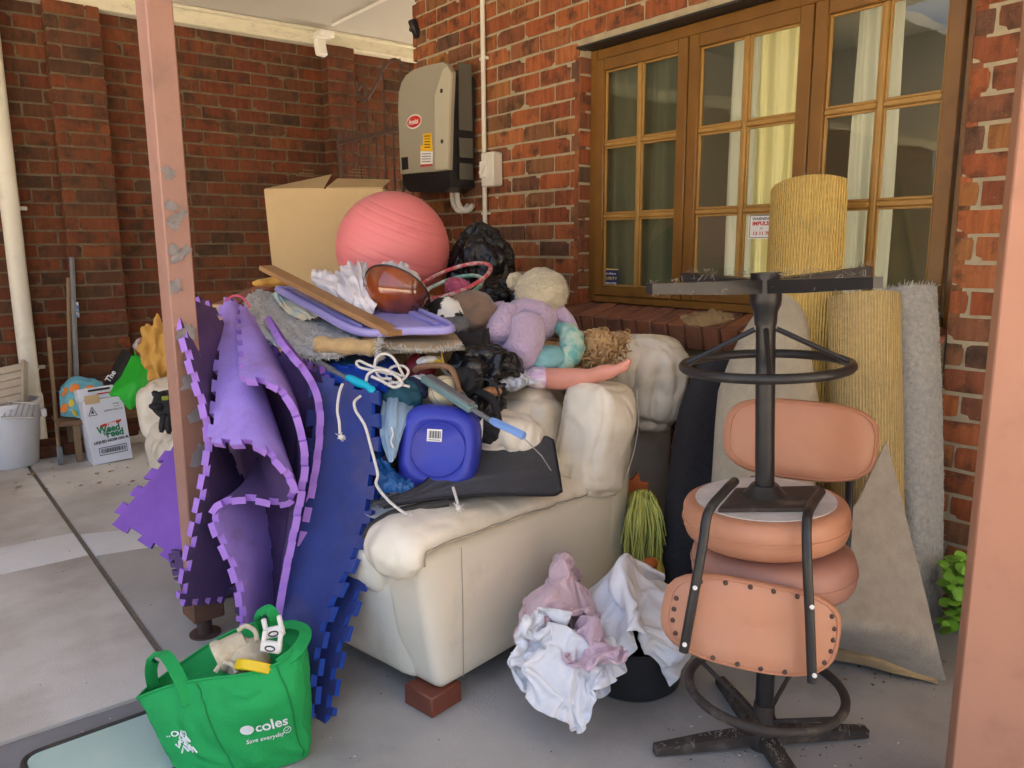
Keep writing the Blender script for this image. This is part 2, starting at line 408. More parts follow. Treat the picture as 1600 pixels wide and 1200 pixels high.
m_room = mat('room_wall', (.22, .21, .17), None, rough=.9)
m_white = mat('white_plastic', (.78, .77, .72), (.72, .71, .66), 5, .4, dirt=(.45, .40, .30), da=.05, ds=6)
m_pipe = mat('cream_pipe', (.72, .70, .60), (.64, .62, .53), 4, .45, dirt=(.38, .33, .24), da=.08, ds=5)
m_black = mat('black_plastic', (.016, .016, .018), (.022, .022, .024), 8, .42)
m_paper = mat('paper_white', (.80, .80, .78), None, rough=.6)
m_ink = mat('black_ink', (.015, .015, .015), None, rough=.5)
m_redink = mat('red_ink', (.55, .03, .02), None, rough=.45)
m_yel = mat('label_yellow', (.85, .50, .02), None, rough=.5)
m_post = mat('post_paint', (.40, .225, .17), (.33, .18, .135), 6, .55, .0012, 60, dirt=(.22, .13, .10), da=.09, ds=9)
m_post2 = mat('post_paint_near', (.52, .255, .155), (.47, .225, .14), 4, .5, .0006, 60, dirt=(.34, .16, .10), da=.08, ds=8)
m_tape = mat('torn_tape', (.30, .28, .27), (.18, .16, .15), 20, .55, .001, 50)
m_rust = mat('rusty_iron', (.06, .04, .035), (.11, .06, .04), 20, .75, .001, 90)
XW, YW = 2.715, 5.78
YC = onx(650, 90, XW).y; ZC = ony(282, 8, YW - .1).z
# ================================================================ floor
flo = thing('floor', 'concrete carport floor', 'floor'); flo['kind'] = 'structure'
for k in ('label', 'category'): del flo[k]
JA, JB = V((.483, 5.2)), V((.527, 2.26))          # long joint
jd = (JB - JA).normalized(); jx = lambda y: JA.x + (JB.x - JA.x) * (y - JA.y) / (JB.y - JA.y)
mb = MB()
def slab(name, poly, m, z0=-.09, z1=0.):
    b = MB(); b.prism(poly, z0, z1); return b.build(name, m, flo, angle=30)
slab('slab', [(jx(3.52) - .014 - 5.2, 2.272), (jx(2.272) - .012, 2.272), (jx(3.525) - .012, 3.525), (jx(3.525) - 5.2, 3.525)], m_conc)
slab('slab', [(jx(3.52) - 5.2, 3.86), (jx(3.86) - .012, 3.86), (jx(5.95) - .012, 5.95), (jx(5.95) - 5.2, 5.95)], m_conc)
slab('daylight_band', [(jx(3.52) - 5.2, 3.527), (jx(3.527) - .012, 3.527), (jx(3.858) - .012, 3.858), (jx(3.858) - 5.2, 3.858)], m_conc_daylit, z1=.001)  # band of daylight across the paving, painted as a paler floor piece
slab('slab', [(jx(3.86) + .012, 3.82), (.80, 3.70), (1.3, 3.70), (5.2, 3.7), (5.2, 5.95), (jx(5.95) + .012, 5.95)], m_conc)
slab('daylight_band', [(jx(3.5) + .012, 3.50), (.80, 3.44), (.80, 3.698), (jx(3.815) + .012, 3.816)], m_conc_daylit, z1=.001)
slab('slab', [(jx(2.25) + .012, 2.25), (.555, 1.2), (.555, -3.2), (5.2, -3.2), (5.2, 3.698), (.802, 3.698), (.802, 3.438), (jx(3.495) + .012, 3.496)], m_conc_b)
slab('grey_strip', [(-5.0, 2.245), (.53, 2.262), (.54, 1.2), (.54, -3.2), (-5.0, -3.2)], m_asph, z1=-.006)
b = MB(); b.box((.1, 1.3, -.061), (10.4, 9.3, .1)); b.build('joint_filler', m_joint, flo)
b = MB()
b.grid([[V((x, y, -.115)) for y in (-60, -3.3, 5.7, 60)] for x in (-60, -5.1, 4.7, 60)])
g = b.build('ground', m_out, angle=0); g['kind'] = 'structure'
# ================================================================ brickwork
def brick_mesh(name, L, m, h=.0735, d=.05, seed=0):
    b = MB(); nu, nv = 6, 4; rnd = random.Random(seed); P = []
    for i in range(nu):
        row = []
        for j in range(nv):
            u = i / (nu - 1); v = j / (nv - 1); e = (i in (0, nu - 1)) + (j in (0, nv - 1))
            x = (u - .5) * L; z = (v - .5) * h; y = -.0015 * rnd.random()
            if e: y += .0018 * e + .002 * rnd.random(); x += rnd.uniform(-.0018, .0018) ; z += rnd.uniform(-.0016, .0016)
            if e == 2 and rnd.random() < .25: y += .006
            row.append(V((x, y, z)))
        P.append(row)
    b.grid(P)
    k = len(b.v); rim = [(i, 0) for i in range(nu)] + [(nu - 1, j) for j in range(1, nv)] + [(i, nv - 1) for i in range(nu - 2, -1, -1)] + [(0, j) for j in range(nv - 2, 0, -1)]
    n = len(rim); b.v += [V((P[i][j].x, d, P[i][j].z)) for i, j in rim]
    for a in range(n):
        c = (a + 1) % n; b.f.append((rim[a][0] * nv + rim[a][1], k + a, k + c, rim[c][0] * nv + rim[c][1])); b.m.append(0)
    return b
def mesh_of(b, name, m):
    me = bpy.data.meshes.new(name); me.from_pydata([tuple(p) for p in b.v], [], b.f); me.materials.append(m)
    bm = bmesh.new(); bm.from_mesh(me); bmesh.ops.recalc_face_normals(bm, faces=bm.faces[:]); bm.to_mesh(me); bm.free()
    me.shade_smooth(); me.set_sharp_from_angle(angle=R(45)); return me
FULL = {}
def lay(parent, rows, place, m, limit=295, hidden=lambda x, y: False, inset=0.):
    """rows: list of (u0, u1, z); place(u, z) -> matrix (local x along wall, -y outward)"""
    if m.name not in FULL: FULL[m.name] = [mesh_of(brick_mesh('brick', .23, m, seed=s), 'brick', m) for s in range(7)]
    cand = []
    for (u0, u1, z) in rows:
        M = place((u0 + u1) / 2, z); px, py, t = pix(M.translation)
        on = t > .3 and -30 < px < 1630 and -20 < py < 1220 and not hidden(px, py)
        cand.append((0 if on else 1, t, u0, u1, M))
    cand.sort(key=lambda c: c[:2])
    rest = MB(); cache = {}
    for i, (off, t, u0, u1, M) in enumerate(cand):
        L = u1 - u0; rnd = random.Random(int(M.translation.x * 9973 + M.translation.y * 7919 + M.translation.z * 6007))
        M = M @ T(rnd.uniform(-.002, .002), rnd.uniform(-.002, .003), rnd.uniform(-.0015, .0015), 0, rnd.uniform(-.4, .4), rnd.uniform(-.4, .4))
        if i < limit and not off:
            if abs(L - .23) < .004: me = rnd.choice(FULL[m.name])
            else:
                q = round(L, 3)
                if q not in cache: cache[q] = mesh_of(brick_mesh('brick', L, m, seed=int(q * 1000)), 'brick', m)
                me = cache[q]
            o = bpy.data.objects.new('brick', me); col.objects.link(o); o.parent = parent
            o.matrix_local = MW[parent.name].inverted() @ M
        else:
            b = brick_mesh('x', L, m, seed=rnd.randrange(99)); rest.add(b.v, b.f, 0, M)
    if rest.v: rest.build('brickwork', m, parent, kind='stuff', angle=45)
def rows_for(u0, u1, z0, z1, holes, off=0.):
    out = []; r = 0; z = z0
    while z + .076 <= z1 + .03:
        zc = z + .038; u = u0 - .24 + (.12 if r % 2 else 0) + off * (r % 3)
        iv = [(u0, u1)]
        for (a, b, c, d) in holes:
            if z + .05 > c and z + .02 < d:
                iv = [q for (s, e) in iv for q in ((s, min(e, a)), (max(s, b), e)) if q[1] - q[0] > .02]
        while u < u1:
            for (s, e) in iv:
                a, b = max(u, s), min(u + .23, e)
                if b - a > .03: out.append((a, b, zc))
            u += .24
        z += .086; r += 1
    return out
# ---- house wall, facing -x, u runs along +y
WYL, WYR = onx(904, 150, XW).y, onx(1518, 100, XW).y                     # window opening
WZT = onx(906, 76, XW).z; WZB = onx(922, 470, XW + .07).z - .014
hw = thing('house_wall', 'red-orange brick house wall with cream mortar around the timber window', 'wall', (XW, 2.5, 0))
placeH = lambda u, z: axes((XW, u, z), (0, -1, 0), (1, 0, 0), (0, 0, 1))
def hidH(x, y): return (y > 600 and 640 < x < 1030) or (420 < x < 700 and y > 330) or (1180 < x < 1420 and y > 560)
lay(hw, rows_for(-.6, YC, .005, ZC, [(WYR, WYL, WZB - .15, WZT)]), placeH, m_brick, hidden=hidH)
mb = MB(); x0, x1 = XW + .007, XW + .11
for (a, b2, c, d) in ((-.6, WYR, 0, ZC), (WYL, YC - .006, 0, ZC), (WYR, WYL, 0, WZB - .13), (WYR, WYL, WZT + .012, ZC)):
    mb.box(((x0 + x1) / 2, (a + b2) / 2, (c + d) / 2), (x1 - x0, b2 - a, d - c), b=.0005)
mb.build('mortar', m_mortar, hw)
mb = MB()                                   # return face of the corner, bricks end-on
for r in range(32):
    z = .043 + r * .086
    if r % 2 == 0: mb.box((XW + .12, YC + .0, z), (.226, .09, .074), b=.003)
    else: mb.box((XW + .06, YC + .0, z), (.106, .09, .074), b=.003)
mb.build('corner_brickwork', m_brick, hw, kind='stuff')
mb = MB(); mb.box((XW + .04, (WYL + WYR) / 2, WZT + .004), (.10, WYL - WYR + .02, .01), b=.001)
mb.build('lintel_strip', m_dark, hw)
# reveal bricks beside the window
mb = MB()
for r in range(14):
    z = WZB + .04 + r * .086
    if z > WZT - .04: break
    for (yy, sg) in ((WYL + .015, 1), (WYR - .015, -1)):
        mb.box((XW + .06, yy, z), (.108, .04, .074), b=.003)
mb.build('reveal_brickwork', m_brick, hw, kind='stuff')
m_sillb = brick_mat('sill_brick', [(.27, .12, .07), (.32, .12, .06), (.22, .10, .065), (.34, .13, .06), (.25, .13, .085)], dark=.5, streak=.5, smudge=(.14, .09, .06))
# sill of bricks on edge
sill = []
n = 20; pitch = (WYL + .06 - WYR - .004) / n
for i in range(n):
    y = WYL + .06 - pitch * (i + .5); rnd = random.Random(i)
    b = MB(); b.box((0, 0, 0), (.23, pitch - .009, .11), M=T(XW + .022, y, WZB - .064 + rnd.uniform(-.003, .003), 0, -15, rnd.uniform(-.8, .8)), b=.006)
    b.build('sill_brick', m_sillb, hw)
b = MB(); b.box((0, 0, 0), (.20, WYL - WYR + .04, .10), M=T(XW + .03, (WYL + WYR) / 2 + .025, WZB - .076, 0, -15, 0), b=.001); b.build('sill_mortar', m_mortar2, hw)
# ---- boundary wall, facing -y, u runs along +x
bw = thing('boundary_wall', 'dark red brick wall behind the cardboard carton and the downpipe', 'wall', (0, YW, 0))
placeB = lambda u, z: axes((u, YW, z), (1, 0, 0), (0, 1, 0), (0, 0, 1))
def hidB(x, y): return (y > 560 and x > 250) or (x > 640) or (410 < x < 600 and y > 290)
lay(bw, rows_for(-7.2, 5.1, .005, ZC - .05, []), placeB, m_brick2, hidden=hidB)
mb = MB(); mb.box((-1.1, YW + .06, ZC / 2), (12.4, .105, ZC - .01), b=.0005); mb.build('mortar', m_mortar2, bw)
def pier(u0, u1, label, step=0):
    t = thing('brick_pier', label, 'pier', ((u0 + u1) / 2, YW - .06, 0), group='brick piers of the boundary wall')
    yf = YW - .115; rows = []; r = 0; z = .005; w_ = u1 - u0
    while z < ZC - .13:
        if w_ < .26: rows.append((u0, u1, z + .038))
        else:
            c = u0 + .225 if r % 2 else u0 + w_ - .235
            rows += [(u0, c, z + .038), (c + .009, u1, z + .038)]
        z += .086; r += 1
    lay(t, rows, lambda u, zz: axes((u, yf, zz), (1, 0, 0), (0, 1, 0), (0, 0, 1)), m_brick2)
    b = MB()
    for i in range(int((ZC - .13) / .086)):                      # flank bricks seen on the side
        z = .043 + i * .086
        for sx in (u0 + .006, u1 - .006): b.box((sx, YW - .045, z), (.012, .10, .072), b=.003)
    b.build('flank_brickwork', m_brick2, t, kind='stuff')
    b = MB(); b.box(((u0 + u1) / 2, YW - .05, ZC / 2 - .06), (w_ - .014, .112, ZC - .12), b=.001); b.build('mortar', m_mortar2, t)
yp = YW - .115
pier(ony(81, 200, yp).x + .02, ony(172, 200, yp).x, 'broad brick pier beside the downpipe with tool handles leaning by it')
pier(ony(514, 150, yp).x, ony(556, 150, yp).x, 'slim brick pier next to the iron gate under the white floodlight')
for u, s in ((-1.9, 'first'), (-3.7, 'second'), (-5.5, 'third')): pier(u, u + .35, s + ' brick pier along the boundary wall past the downpipe, away from the house')
# ---- top plate and ceiling
b = MB(); P = [[None] * 2]
b.box((-1.1, YW - .05, ZC - .056), (12.4, .10, .105), b=.006); b.box((-1.1, YW - .115, ZC - .014), (12.4, .05, .022), b=.003)
tag(b.build('timber_beam', m_beam), 'cream timber beam with flaking paint along the top of the brick wall', 'beam')
b = MB(); b.box((2.55, .45, ZC + .03), (5.1, 11.0, .06), b=.002); b.box((-3.8, 4.45, ZC + .031), (7.596, 3.0, .06), b=.002)
cl = b.build('ceiling', m_ceil); cl['kind'] = 'structure'
# ================================================================ window
XF = XW + .075
win = thing('window', 'brown timber window of three casements with small panes and curtains inside', 'window', (XF, 2, WZB))
def ybox(mbx, ya, yb, za, zb, xf=XF, d=.05, b=.004): mbx.box((xf + d / 2, (ya + yb) / 2, (za + zb) / 2), (d, abs(ya - yb), zb - za), b=b)
ztop = WZT - .004; zbot = WZB + .012
mb = MB(); ybox(mb, WYL - .004, WYL - .05, zbot, ztop, d=.10); mb.build('jamb', m_timber, win)
mb = MB(); ybox(mb, WYR + .004, WYR + .05, zbot, ztop, d=.10); mb.build('jamb', m_timber, win)
mb = MB(); ybox(mb, WYL - .0505, WYR + .0505, ztop - .05, ztop, d=.10); mb.build('head', m_timber, win)
mb = MB(); ybox(mb, WYL - .0505, WYR + .0505, zbot, zbot + .034, XF - .01, .11); mb.build('sill_board', m_timber, win)
cy = [onx(926, 250, XF).y, onx(1073, 250, XF).y, onx(1262, 250, XF).y, WYR + .052]
cy[0] = WYL - .052
za, zb = zbot + .036, ztop - .052
m_sticker_blue = mat('sticker_navy', (.015, .03, .12), None, rough=.35)
casements = []
for k in range(3):
    ya, yb = cy[k] - .003, cy[k + 1] + .003; st = .055
    c = MB(); ybox(c, ya, ya - st, za, zb, XF - .012, .045); ybox(c, yb + st, yb, za, zb, XF - .012, .045)
    ybox(c, ya - st, yb + st, za, za + .046, XF - .0125, .045); ybox(c, ya - st, yb + st, zb - .055, zb, XF - .0125, .045)
    cas = c.build('casement', m_timber, win); casements.append(cas)
    gy0, gy1, gz0, gz1 = ya - st, yb + st, za + .046, zb - .055
    ym = (gy0 + gy1) / 2
    bb = MB(); ybox(bb, ym - .011, ym + .011, gz0, gz1, XF - .008, .032, .006); bb.build('glazing_bar', m_bead, cas)
    zs = [gz0 + (gz1 - gz0) * i / 3 for i in range(4)]
    for z in zs[1:3]:
        bb = MB()
        for (p, q) in ((gy0, ym + .0112), (ym - .0112, gy1)): ybox(bb, p, q, z - .011, z + .011, XF - .007, .03, .006)
        bb.build('glazing_bar', m_bead, cas)
    for (p, q) in ((gy0, ym), (ym, gy1)):
        for i in range(3):
            # beading round the pane, then the pane
            bd = MB(); e = .009; a_, b_ = p - .0115 * (p == ym), q + .0115 * (q == ym); z0, z1 = zs[i] + .0115 * (i > 0), zs[i + 1] - .0115 * (i < 2)
            ybox(bd, a_, a_ - e, z0, z1, XF + .001, .012, .003); ybox(bd, b_ + e, b_, z0, z1, XF + .001, .012, .003)
            ybox(bd, a_ - e, b_ + e, z0, z0 + e, XF + .001, .012, .003); ybox(bd, a_ - e, b_ + e, z1 - e, z1, XF + .001, .012, .003)
            bd.build('bead', m_bead, cas)
            pn = MB(); pn.box((XF + .014, (a_ + b_) / 2, (z0 + z1) / 2), (.003, abs(a_ - b_) + .004, z1 - z0 + .004), M=None, b=.0003)
            pn.build('pane', m_glass, cas, angle=0)
# curtains
def curtain(y0, y1, x, m, label, amp=.02, waves=7, seed=0):
    P = []; n = 60
    for i in range(n):
        u = i / (n - 1); row = []
        for j in range(10):
            v = j / 9; ph = u * waves * 6.28
            row.append(V((x + amp * (math.sin(ph) + .5 * math.sin(ph * 1.7 + seed)) * (.6 + .4 * v), y0 + (y1 - y0) * u + .01 * math.sin(v * 3 + u * 9), za - .25 + (zb - za + .35) * (1 - v))))
        P.append(row)
    b = MB(); b.grid(P); return tag(b.build('curtain', m, None, angle=0), label, 'curtain', 'curtains behind the window')
def sheer(name, c, c2, f):
    m = bpy.data.materials.new(name); m.use_nodes = True; nn = m.node_tree.nodes; ll = m.node_tree.links; pb = nn['Principled BSDF']; pb.inputs['Base Color'].default_value = (*c, 1); pb.inputs['Roughness'].default_value = .9
    tl = nn.new('ShaderNodeBsdfTranslucent'); tl.inputs[0].default_value = (*c2, 1); mx = nn.new('ShaderNodeMixShader'); mx.inputs[0].default_value = f
    ll.new(pb.outputs[0], mx.inputs[1]); ll.new(tl.outputs[0], mx.inputs[2]); ll.new(mx.outputs[0], nn['Material Output'].inputs[0]); return m
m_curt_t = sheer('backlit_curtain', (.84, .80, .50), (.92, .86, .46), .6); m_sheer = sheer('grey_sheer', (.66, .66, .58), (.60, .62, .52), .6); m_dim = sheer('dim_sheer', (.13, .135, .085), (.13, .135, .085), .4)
curtain(cy[1] - .10, cy[1] - .26, XF + .17, m_sheer, 'grey curtain edge hanging behind the middle casement', .012, 2.5, 1)
curtain(cy[1] - .25, cy[2] + .02, XF + .15, m_curt_t, 'bright cream curtain hanging behind the middle casement', .014, 5, 2)
curtain(cy[2] - .08, cy[2] - .25, XF + .17, m_sheer, 'pale grey curtain hanging behind the casement with the carpet roll before it', .014, 3, 3)
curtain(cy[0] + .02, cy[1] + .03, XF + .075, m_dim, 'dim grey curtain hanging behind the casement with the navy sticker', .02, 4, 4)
# the room behind: walls with one far window opening
rm = thing('room', 'dim room interior behind the timber window', 'room', (4, 2, 0))
b = MB()
rx0, rx1, ry0, ry1 = XW + .112, 6.2, -.4, YC - .12
b.box(((rx0 + rx1) / 2, (ry0 + ry1) / 2, .02), (rx1 - rx0, ry1 - ry0, .04), b=.001)
b.box(((rx0 + rx1) / 2, (ry0 + ry1) / 2, ZC - .02), (rx1 - rx0, ry1 - ry0, .04), b=.001)
b.box(((rx0 + rx1) / 2, ry0 - .05, ZC / 2), (rx1 - rx0, .1, ZC), b=.001); b.box(((rx0 + rx1) / 2, ry1 + .02, ZC / 2), (rx1 - rx0, .1, ZC), b=.001)
b.box((rx1 + .05, (1.95 + ry1) / 2, ZC / 2), (.1, ry1 - 1.95, ZC), b=.001); b.box((rx1 + .05, -.25, ZC / 2), (.1, .3, ZC), b=.001)
b.box((rx1 + .05, .925, .1), (.1, 2.04, .2), b=.001); b.box((rx1 + .05, .925, ZC - .1), (.1, 2.04, .2), b=.001)
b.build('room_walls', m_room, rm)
# stickers
def card(mbx, px, py, X, wy, hz, mi=0, th=.0008):
    c = onx(px, py, X); mbx.box(c, (th, wy, hz), b=.0001, mi=mi); return c
def txt_on(mbx, s, c, size, mi, dy=0, dz=0, X=None, sx=1., bold=0., shear=0.):
    M = axes((X, c.y + dy, c.z + dz), (0, -1, 0), (0, 0, 1), (-1, 0, 0)); text_mesh(s, size, M, mi, mbx, ext=.0002, sx=sx, bold=bold, shear=shear)
m_gold = mat('sticker_gold', (.75, .55, .15), None, rough=.4)
s = MB(); c = card(s, 951, 433, XF + .0118, .135, .084)
s.box((XF + .0112, c.y, c.z + .039), (.0006, .135, .006), b=.0001, mi=2)
txt_on(s, 'SECURITY', c, .0195, 2, 0, -.006, XF + .0111, 1.35, .0005); txt_on(s, 'atlantic-offshore', c, .0135, 1, 0, .018, XF + .0111, 1.15, .0003); txt_on(s, 'ON 8234 2758', c, .0125, 1, 0, -.030, XF + .0111, 1.4, .0004)
tag(s.build('security_sticker', [m_sticker_blue, m_paper, m_gold], angle=0), 'navy security sticker in the corner of the window pane', 'sticker')
s = MB(); c = card(s, 1190, 354, XF + .0118, .122, .098)
for (dy, dz, wy, wz) in ((0, .0445, .112, .0024), (0, -.0445, .112, .0024), (.056, 0, .003, .091), (-.056, 0, .003, .091)): s.box((XF + .0112, c.y + dy, c.z + dz), (.0005, wy, wz), b=.0001, mi=1)
txt_on(s, 'WARNING', c, .0155, 1, 0, .031, XF + .0111, 1.2, .0003); txt_on(s, 'IMPULSE', c, .0215, 2, 0, .012, XF + .0111, 1.12, .0008)
txt_on(s, 'AT', c, .011, 1, 0, -.008, XF + .0111); txt_on(s, '13 11 70', c, .019, 2, 0, -.028, XF + .0111, 1.22, .0005)
tag(s.build('warning_sticker', [m_paper, m_ink, m_redink], angle=0), 'white warning sticker with red lettering on the middle casement', 'sticker')
# ================================================================ fixtures
m_inv = mat('inverter_grey', (.36, .34, .265), (.33, .31, .24), 3, .45)
m_inv2 = mat('inverter_pale', (.50, .48, .36), None, rough=.4)
XI = XW - .215
inv = thing('solar_inverter', 'grey wall-mounted solar inverter with black casing and red oval badge', 'inverter', (XW, onx(680, 200, XW).y, 1.5))
def polyx(mbx, pts, X, th, mi=0):
    q = [onx(a, b, X) for a, b in pts]; M = axes((X, 0, 0), (0, 1, 0), (0, 0, 1), (1, 0, 0))
    mbx.prism([(p.y, p.z) for p in q], 0, th, M, mi); return q
b = MB(); body = [(628, 150), (640, 122), (660, 110), (692, 106), (704, 118), (703, 292), (690, 300), (640, 300), (629, 288)]
polyx(b, body, XI + .025, .165); b.build('casing', m_black, inv, angle=25)
b = MB(); fp = [(622, 170), (623, 145), (627, 130), (634, 118), (646, 109), (664, 103), (692, 97), (700, 102), (706, 112), (703, 180), (701, 265), (690, 267), (626, 272)]
polyx(b, fp, XI, .026); fr = b.build('front_panel', m_inv, inv, angle=25)
b = MB(); polyx(b, [(679, 150), (692, 108), (699, 104), (704.5, 113), (701.5, 180), (699.5, 264), (680, 265)], XI - .012, .0135); b.build('side_strip', m_inv2, inv, angle=20)
for (px, py) in ((690, 142), (691, 221)):
    c = onx(px, py, XI - .012); b = MB(); b.lathe([(.012, 0), (.012, .004), (.006, .006)], 12, axes(c, (0, 1, 0), (0, 0, 1), (-1, 0, 0))); b.build('screw', m_dark, inv)
b = MB(); polyx(b, [(627, 246), (637, 245), (638, 264), (628, 266)], XI - .002, .002); b.build('display', m_black, inv, angle=0)
c = onx(647, 190, XI); b = MB(); b.lathe([(.075, 0), (.078, .002), (.07, .005)], 28, axes(c, (0, 1, 0), (0, 0, 1), (-1, 0, 0)) @ Matrix.Diagonal((1, .42, 1, 1)), 0)
b.lathe([(.084, 0), (.084, .0015)], 28, axes(c, (0, 1, 0), (0, 0, 1), (-1, 0, 0)) @ Matrix.Diagonal((1, .48, 1, 1)), 1)
M = axes(c + V((-.0055, 0, -.002)), (0, -1, 0), (0, 0, 1), (-1, 0, 0)); text_mesh('Fronius', .042, M, 1, b, .0004, shear=.2, bold=.0008, sx=.85)
b.build('badge', [m_redink, m_paper], inv, angle=30)
b = MB(); polyx(b, [(661, 209), (674, 208), (676, 236), (657, 236), (657, 228), (661, 226)], XI - .0015, .0014, 0)
polyx(b, [(657, 236.2), (676, 236.2), (675.5, 256), (657, 257)], XI - .0015, .0014, 1); polyx(b, [(657, 257.2), (675.5, 256.2), (675.4, 259), (657, 261)], XI - .0015, .0014, 2)
for i in range(4): polyx(b, [(659, 240 + i * 4), (673, 239.6 + i * 4), (673, 240.6 + i * 4), (659, 241 + i * 4)], XI - .0022, .0007, 3)
for i in range(5): polyx(b, [(663, 212 + i * 4.4), (672, 211.7 + i * 4.4), (672, 213 + i * 4.4), (663, 213.4 + i * 4.4)], XI - .0022, .0007, 3)
b.build('warning_label', [m_yel, m_paper, m_redink, m_ink], inv, angle=0)
b = MB()
zi = onx(722, 290, XW - .1).z
for z0, z1 in ((zi + .30, zi + .66), (zi + .15, zi + .26), (zi + .03, zi + .12)):
    b.box((XI + .12, onx(705, 200, XI + .025).y - .004, (z0 + z1) / 2), (.09, .012, z1 - z0), b=.003)
b.build('side_vent', mat('side_vent_grey', (.11, .105, .085), None, rough=.5), inv)
for dy in (0, .05):
    q = onx(707, 300, XW - .07); y = q.y - dy; b = MB(); b.tube(crv([(XW - .07, y, q.z + .1), (XW - .07, y, q.z - .04), (XW - .055, y - .02, q.z - .10), (XW - .03, y - .05, q.z - .11), (XW - .02, y - .09, q.z - .08)], 14), .016, 8); b.build('cable', m_pipe, inv)
# conduit and isolator
b = MB(); a = onx(755, 100, XW - .02); b.tube([(XW - .02, a.y, 1.0), (XW - .02, a.y, ZC - .002)], .0135, 10)
cnd = tag(b.build('conduit_pipe', m_pipe), 'thin cream conduit running up the brick wall beside the inverter', 'pipe')
for z in (2.29, 1.45):
    b = MB(); b.box((XW - .012, a.y, z), (.03, .06, .018), b=.003); b.build('saddle_clip', m_pipe, cnd)
c = onx(768, 265, XW - .04); iso = thing('isolator_switch', 'cream isolator switch box on the conduit beside the inverter', 'switch', (XW, c.y, c.z - .1))
b = MB(); b.box((XW - .038, c.y, c.z), (.07, .115, .185), b=.008); b.build('box', m_pipe, iso)
b = MB(); b.box((XW - .079, c.y + .02, c.z), (.012, .07, .09), b=.006); b.build('plate', m_white, iso)
b = MB(); b.box((0, 0, 0), (.016, .022, .06), M=T(XW - .092, c.y + .02, c.z, 35, 0, 0), b=.004); b.build('knob', m_pipe, iso)
# gate
gx = XW + .04
gt = thing('iron_gate', 'wrought iron gate with scrolled top beside the slim brick pier', 'gate', (gx, (YC + YW) / 2, 0))
G0, G1 = YC + .03, YW - .135; gz = onx(590, 209, gx).z
def gp(pts): return [onx(p, q, gx) for p, q in pts]
b = MB(); b.tube(crv(gp([(565, 130), (571, 136), (570, 147), (562, 147), (557, 138), (556, 128)]) [::-1] + gp([(556.5, 150), (564, 158), (574, 153), (585, 136), (596, 114), (606, 98), (616, 93), (627, 98), (640, 109)]), 60), .011, 8); b.build('scroll', m_rust, gt)
for y in (G1, G0):
    b = MB(); b.box((gx, y, gz / 2 + .04), (.03, .03, gz + .05), b=.003); b.build('stile', m_rust, gt)
for z in (gz, gz - .55, .12):
    b = MB(); b.box((gx, (G0 + G1) / 2, z), (.028, G1 - G0 - .03, .03), b=.003); b.build('rail', m_rust, gt)
for i in range(9):
    y = G1 - (i + 1) * (G1 - G0) / 10; zt = gz + ((.1, .2, .1, .34, .1, .46, .1, .44, .1)[i])
    b = MB(); b.tube([(gx, y, .135), (gx, y, zt - .04), (gx, y, zt)], [.008, .008, .003], 6); b.build('bar', m_rust, gt)
# floodlight and cable, small camera
c = ony(499, 45, YW - .12); fl = thing('floodlight', 'small white floodlight on the beam above the slim pier', 'light', (c.x, YW - .1, c.z))
b = MB(); b.box((c.x, YW - .19, ZC - .06), (.11, .13, .05), b=.006); b.build('bracket_box', m_white, fl)
b = MB(); b.box((0, 0, 0), (.085, .05, .12), M=T(c.x - .05, YW - .23, ZC - .16, -12, 0, 12), b=.01); b.box((0, 0, 0), (.10, .07, .015), M=T(c.x - .05, YW - .23, ZC - .095, -12, 0, 12), b=.004); b.build('lamp_head', m_white, fl)
b = MB(); b.tube([(c.x - .02, YW - .17, ZC - .08), (c.x + .02, YW - .16, ZC - .15), (c.x + .05, YW - .14, ZC - .19)], .012, 8); b.build('arm', m_dark, fl)
b = MB(); p0 = onz(520, 39, ZC - .012); p1 = onz(640, -20, ZC - .012); b.tube([p0, p1], .010, 8)
tag(b.build('ceiling_conduit', m_white), 'thin white conduit running across the ceiling from the floodlight', 'pipe')
c = onx(645, 46, XW - .02); cm = thing('corner_hook', 'small black fitting on the corner of the brick house wall', 'fitting', (XW, YC - .02, c.z))
b = MB(); b.box((0, 0, 0), (.05, .04, .11), M=T(XW - .02, YC - .03, c.z, 0, -25, 0), b=.01); b.build('body', m_black, cm)
b = MB(); b.lathe([(.014, 0), (.014, .01)], 10, axes((XW - .045, YC - .03, c.z - .01), (0, 1, 0), (0, 0, 1), (-1, 0, 0))); b.build('eye', m_dark, cm)
# downpipe
c = ony(27, 420, YW - .06); dpx = c.x
dn = thing('downpipe', 'cream round downpipe fixed to the brick wall beside the broad pier', 'pipe', (dpx, YW - .06, 0))
b = MB(); b.tube([(dpx, YW - .06, .35), (dpx, YW - .06, ZC - .11)], .052, 20); b.build('pipe', m_pipe, dn)
b = MB(); b.tube([(dpx, YW - .06, .0), (dpx, YW - .06, .34), (dpx, YW - .06, .36)], [.06, .06, .053], 20); b.build('socket', m_pipe, dn)
for py in (325, 578):
    z = ony(30, py, YW - .06).z; b = MB(); b.tube([(dpx, YW - .06, z - .012), (dpx, YW - .06, z + .012)], .056, 20); b.box((dpx, YW - .012, z), (.19, .012, .024), b=.003); b.build('strap', m_pipe, dn)
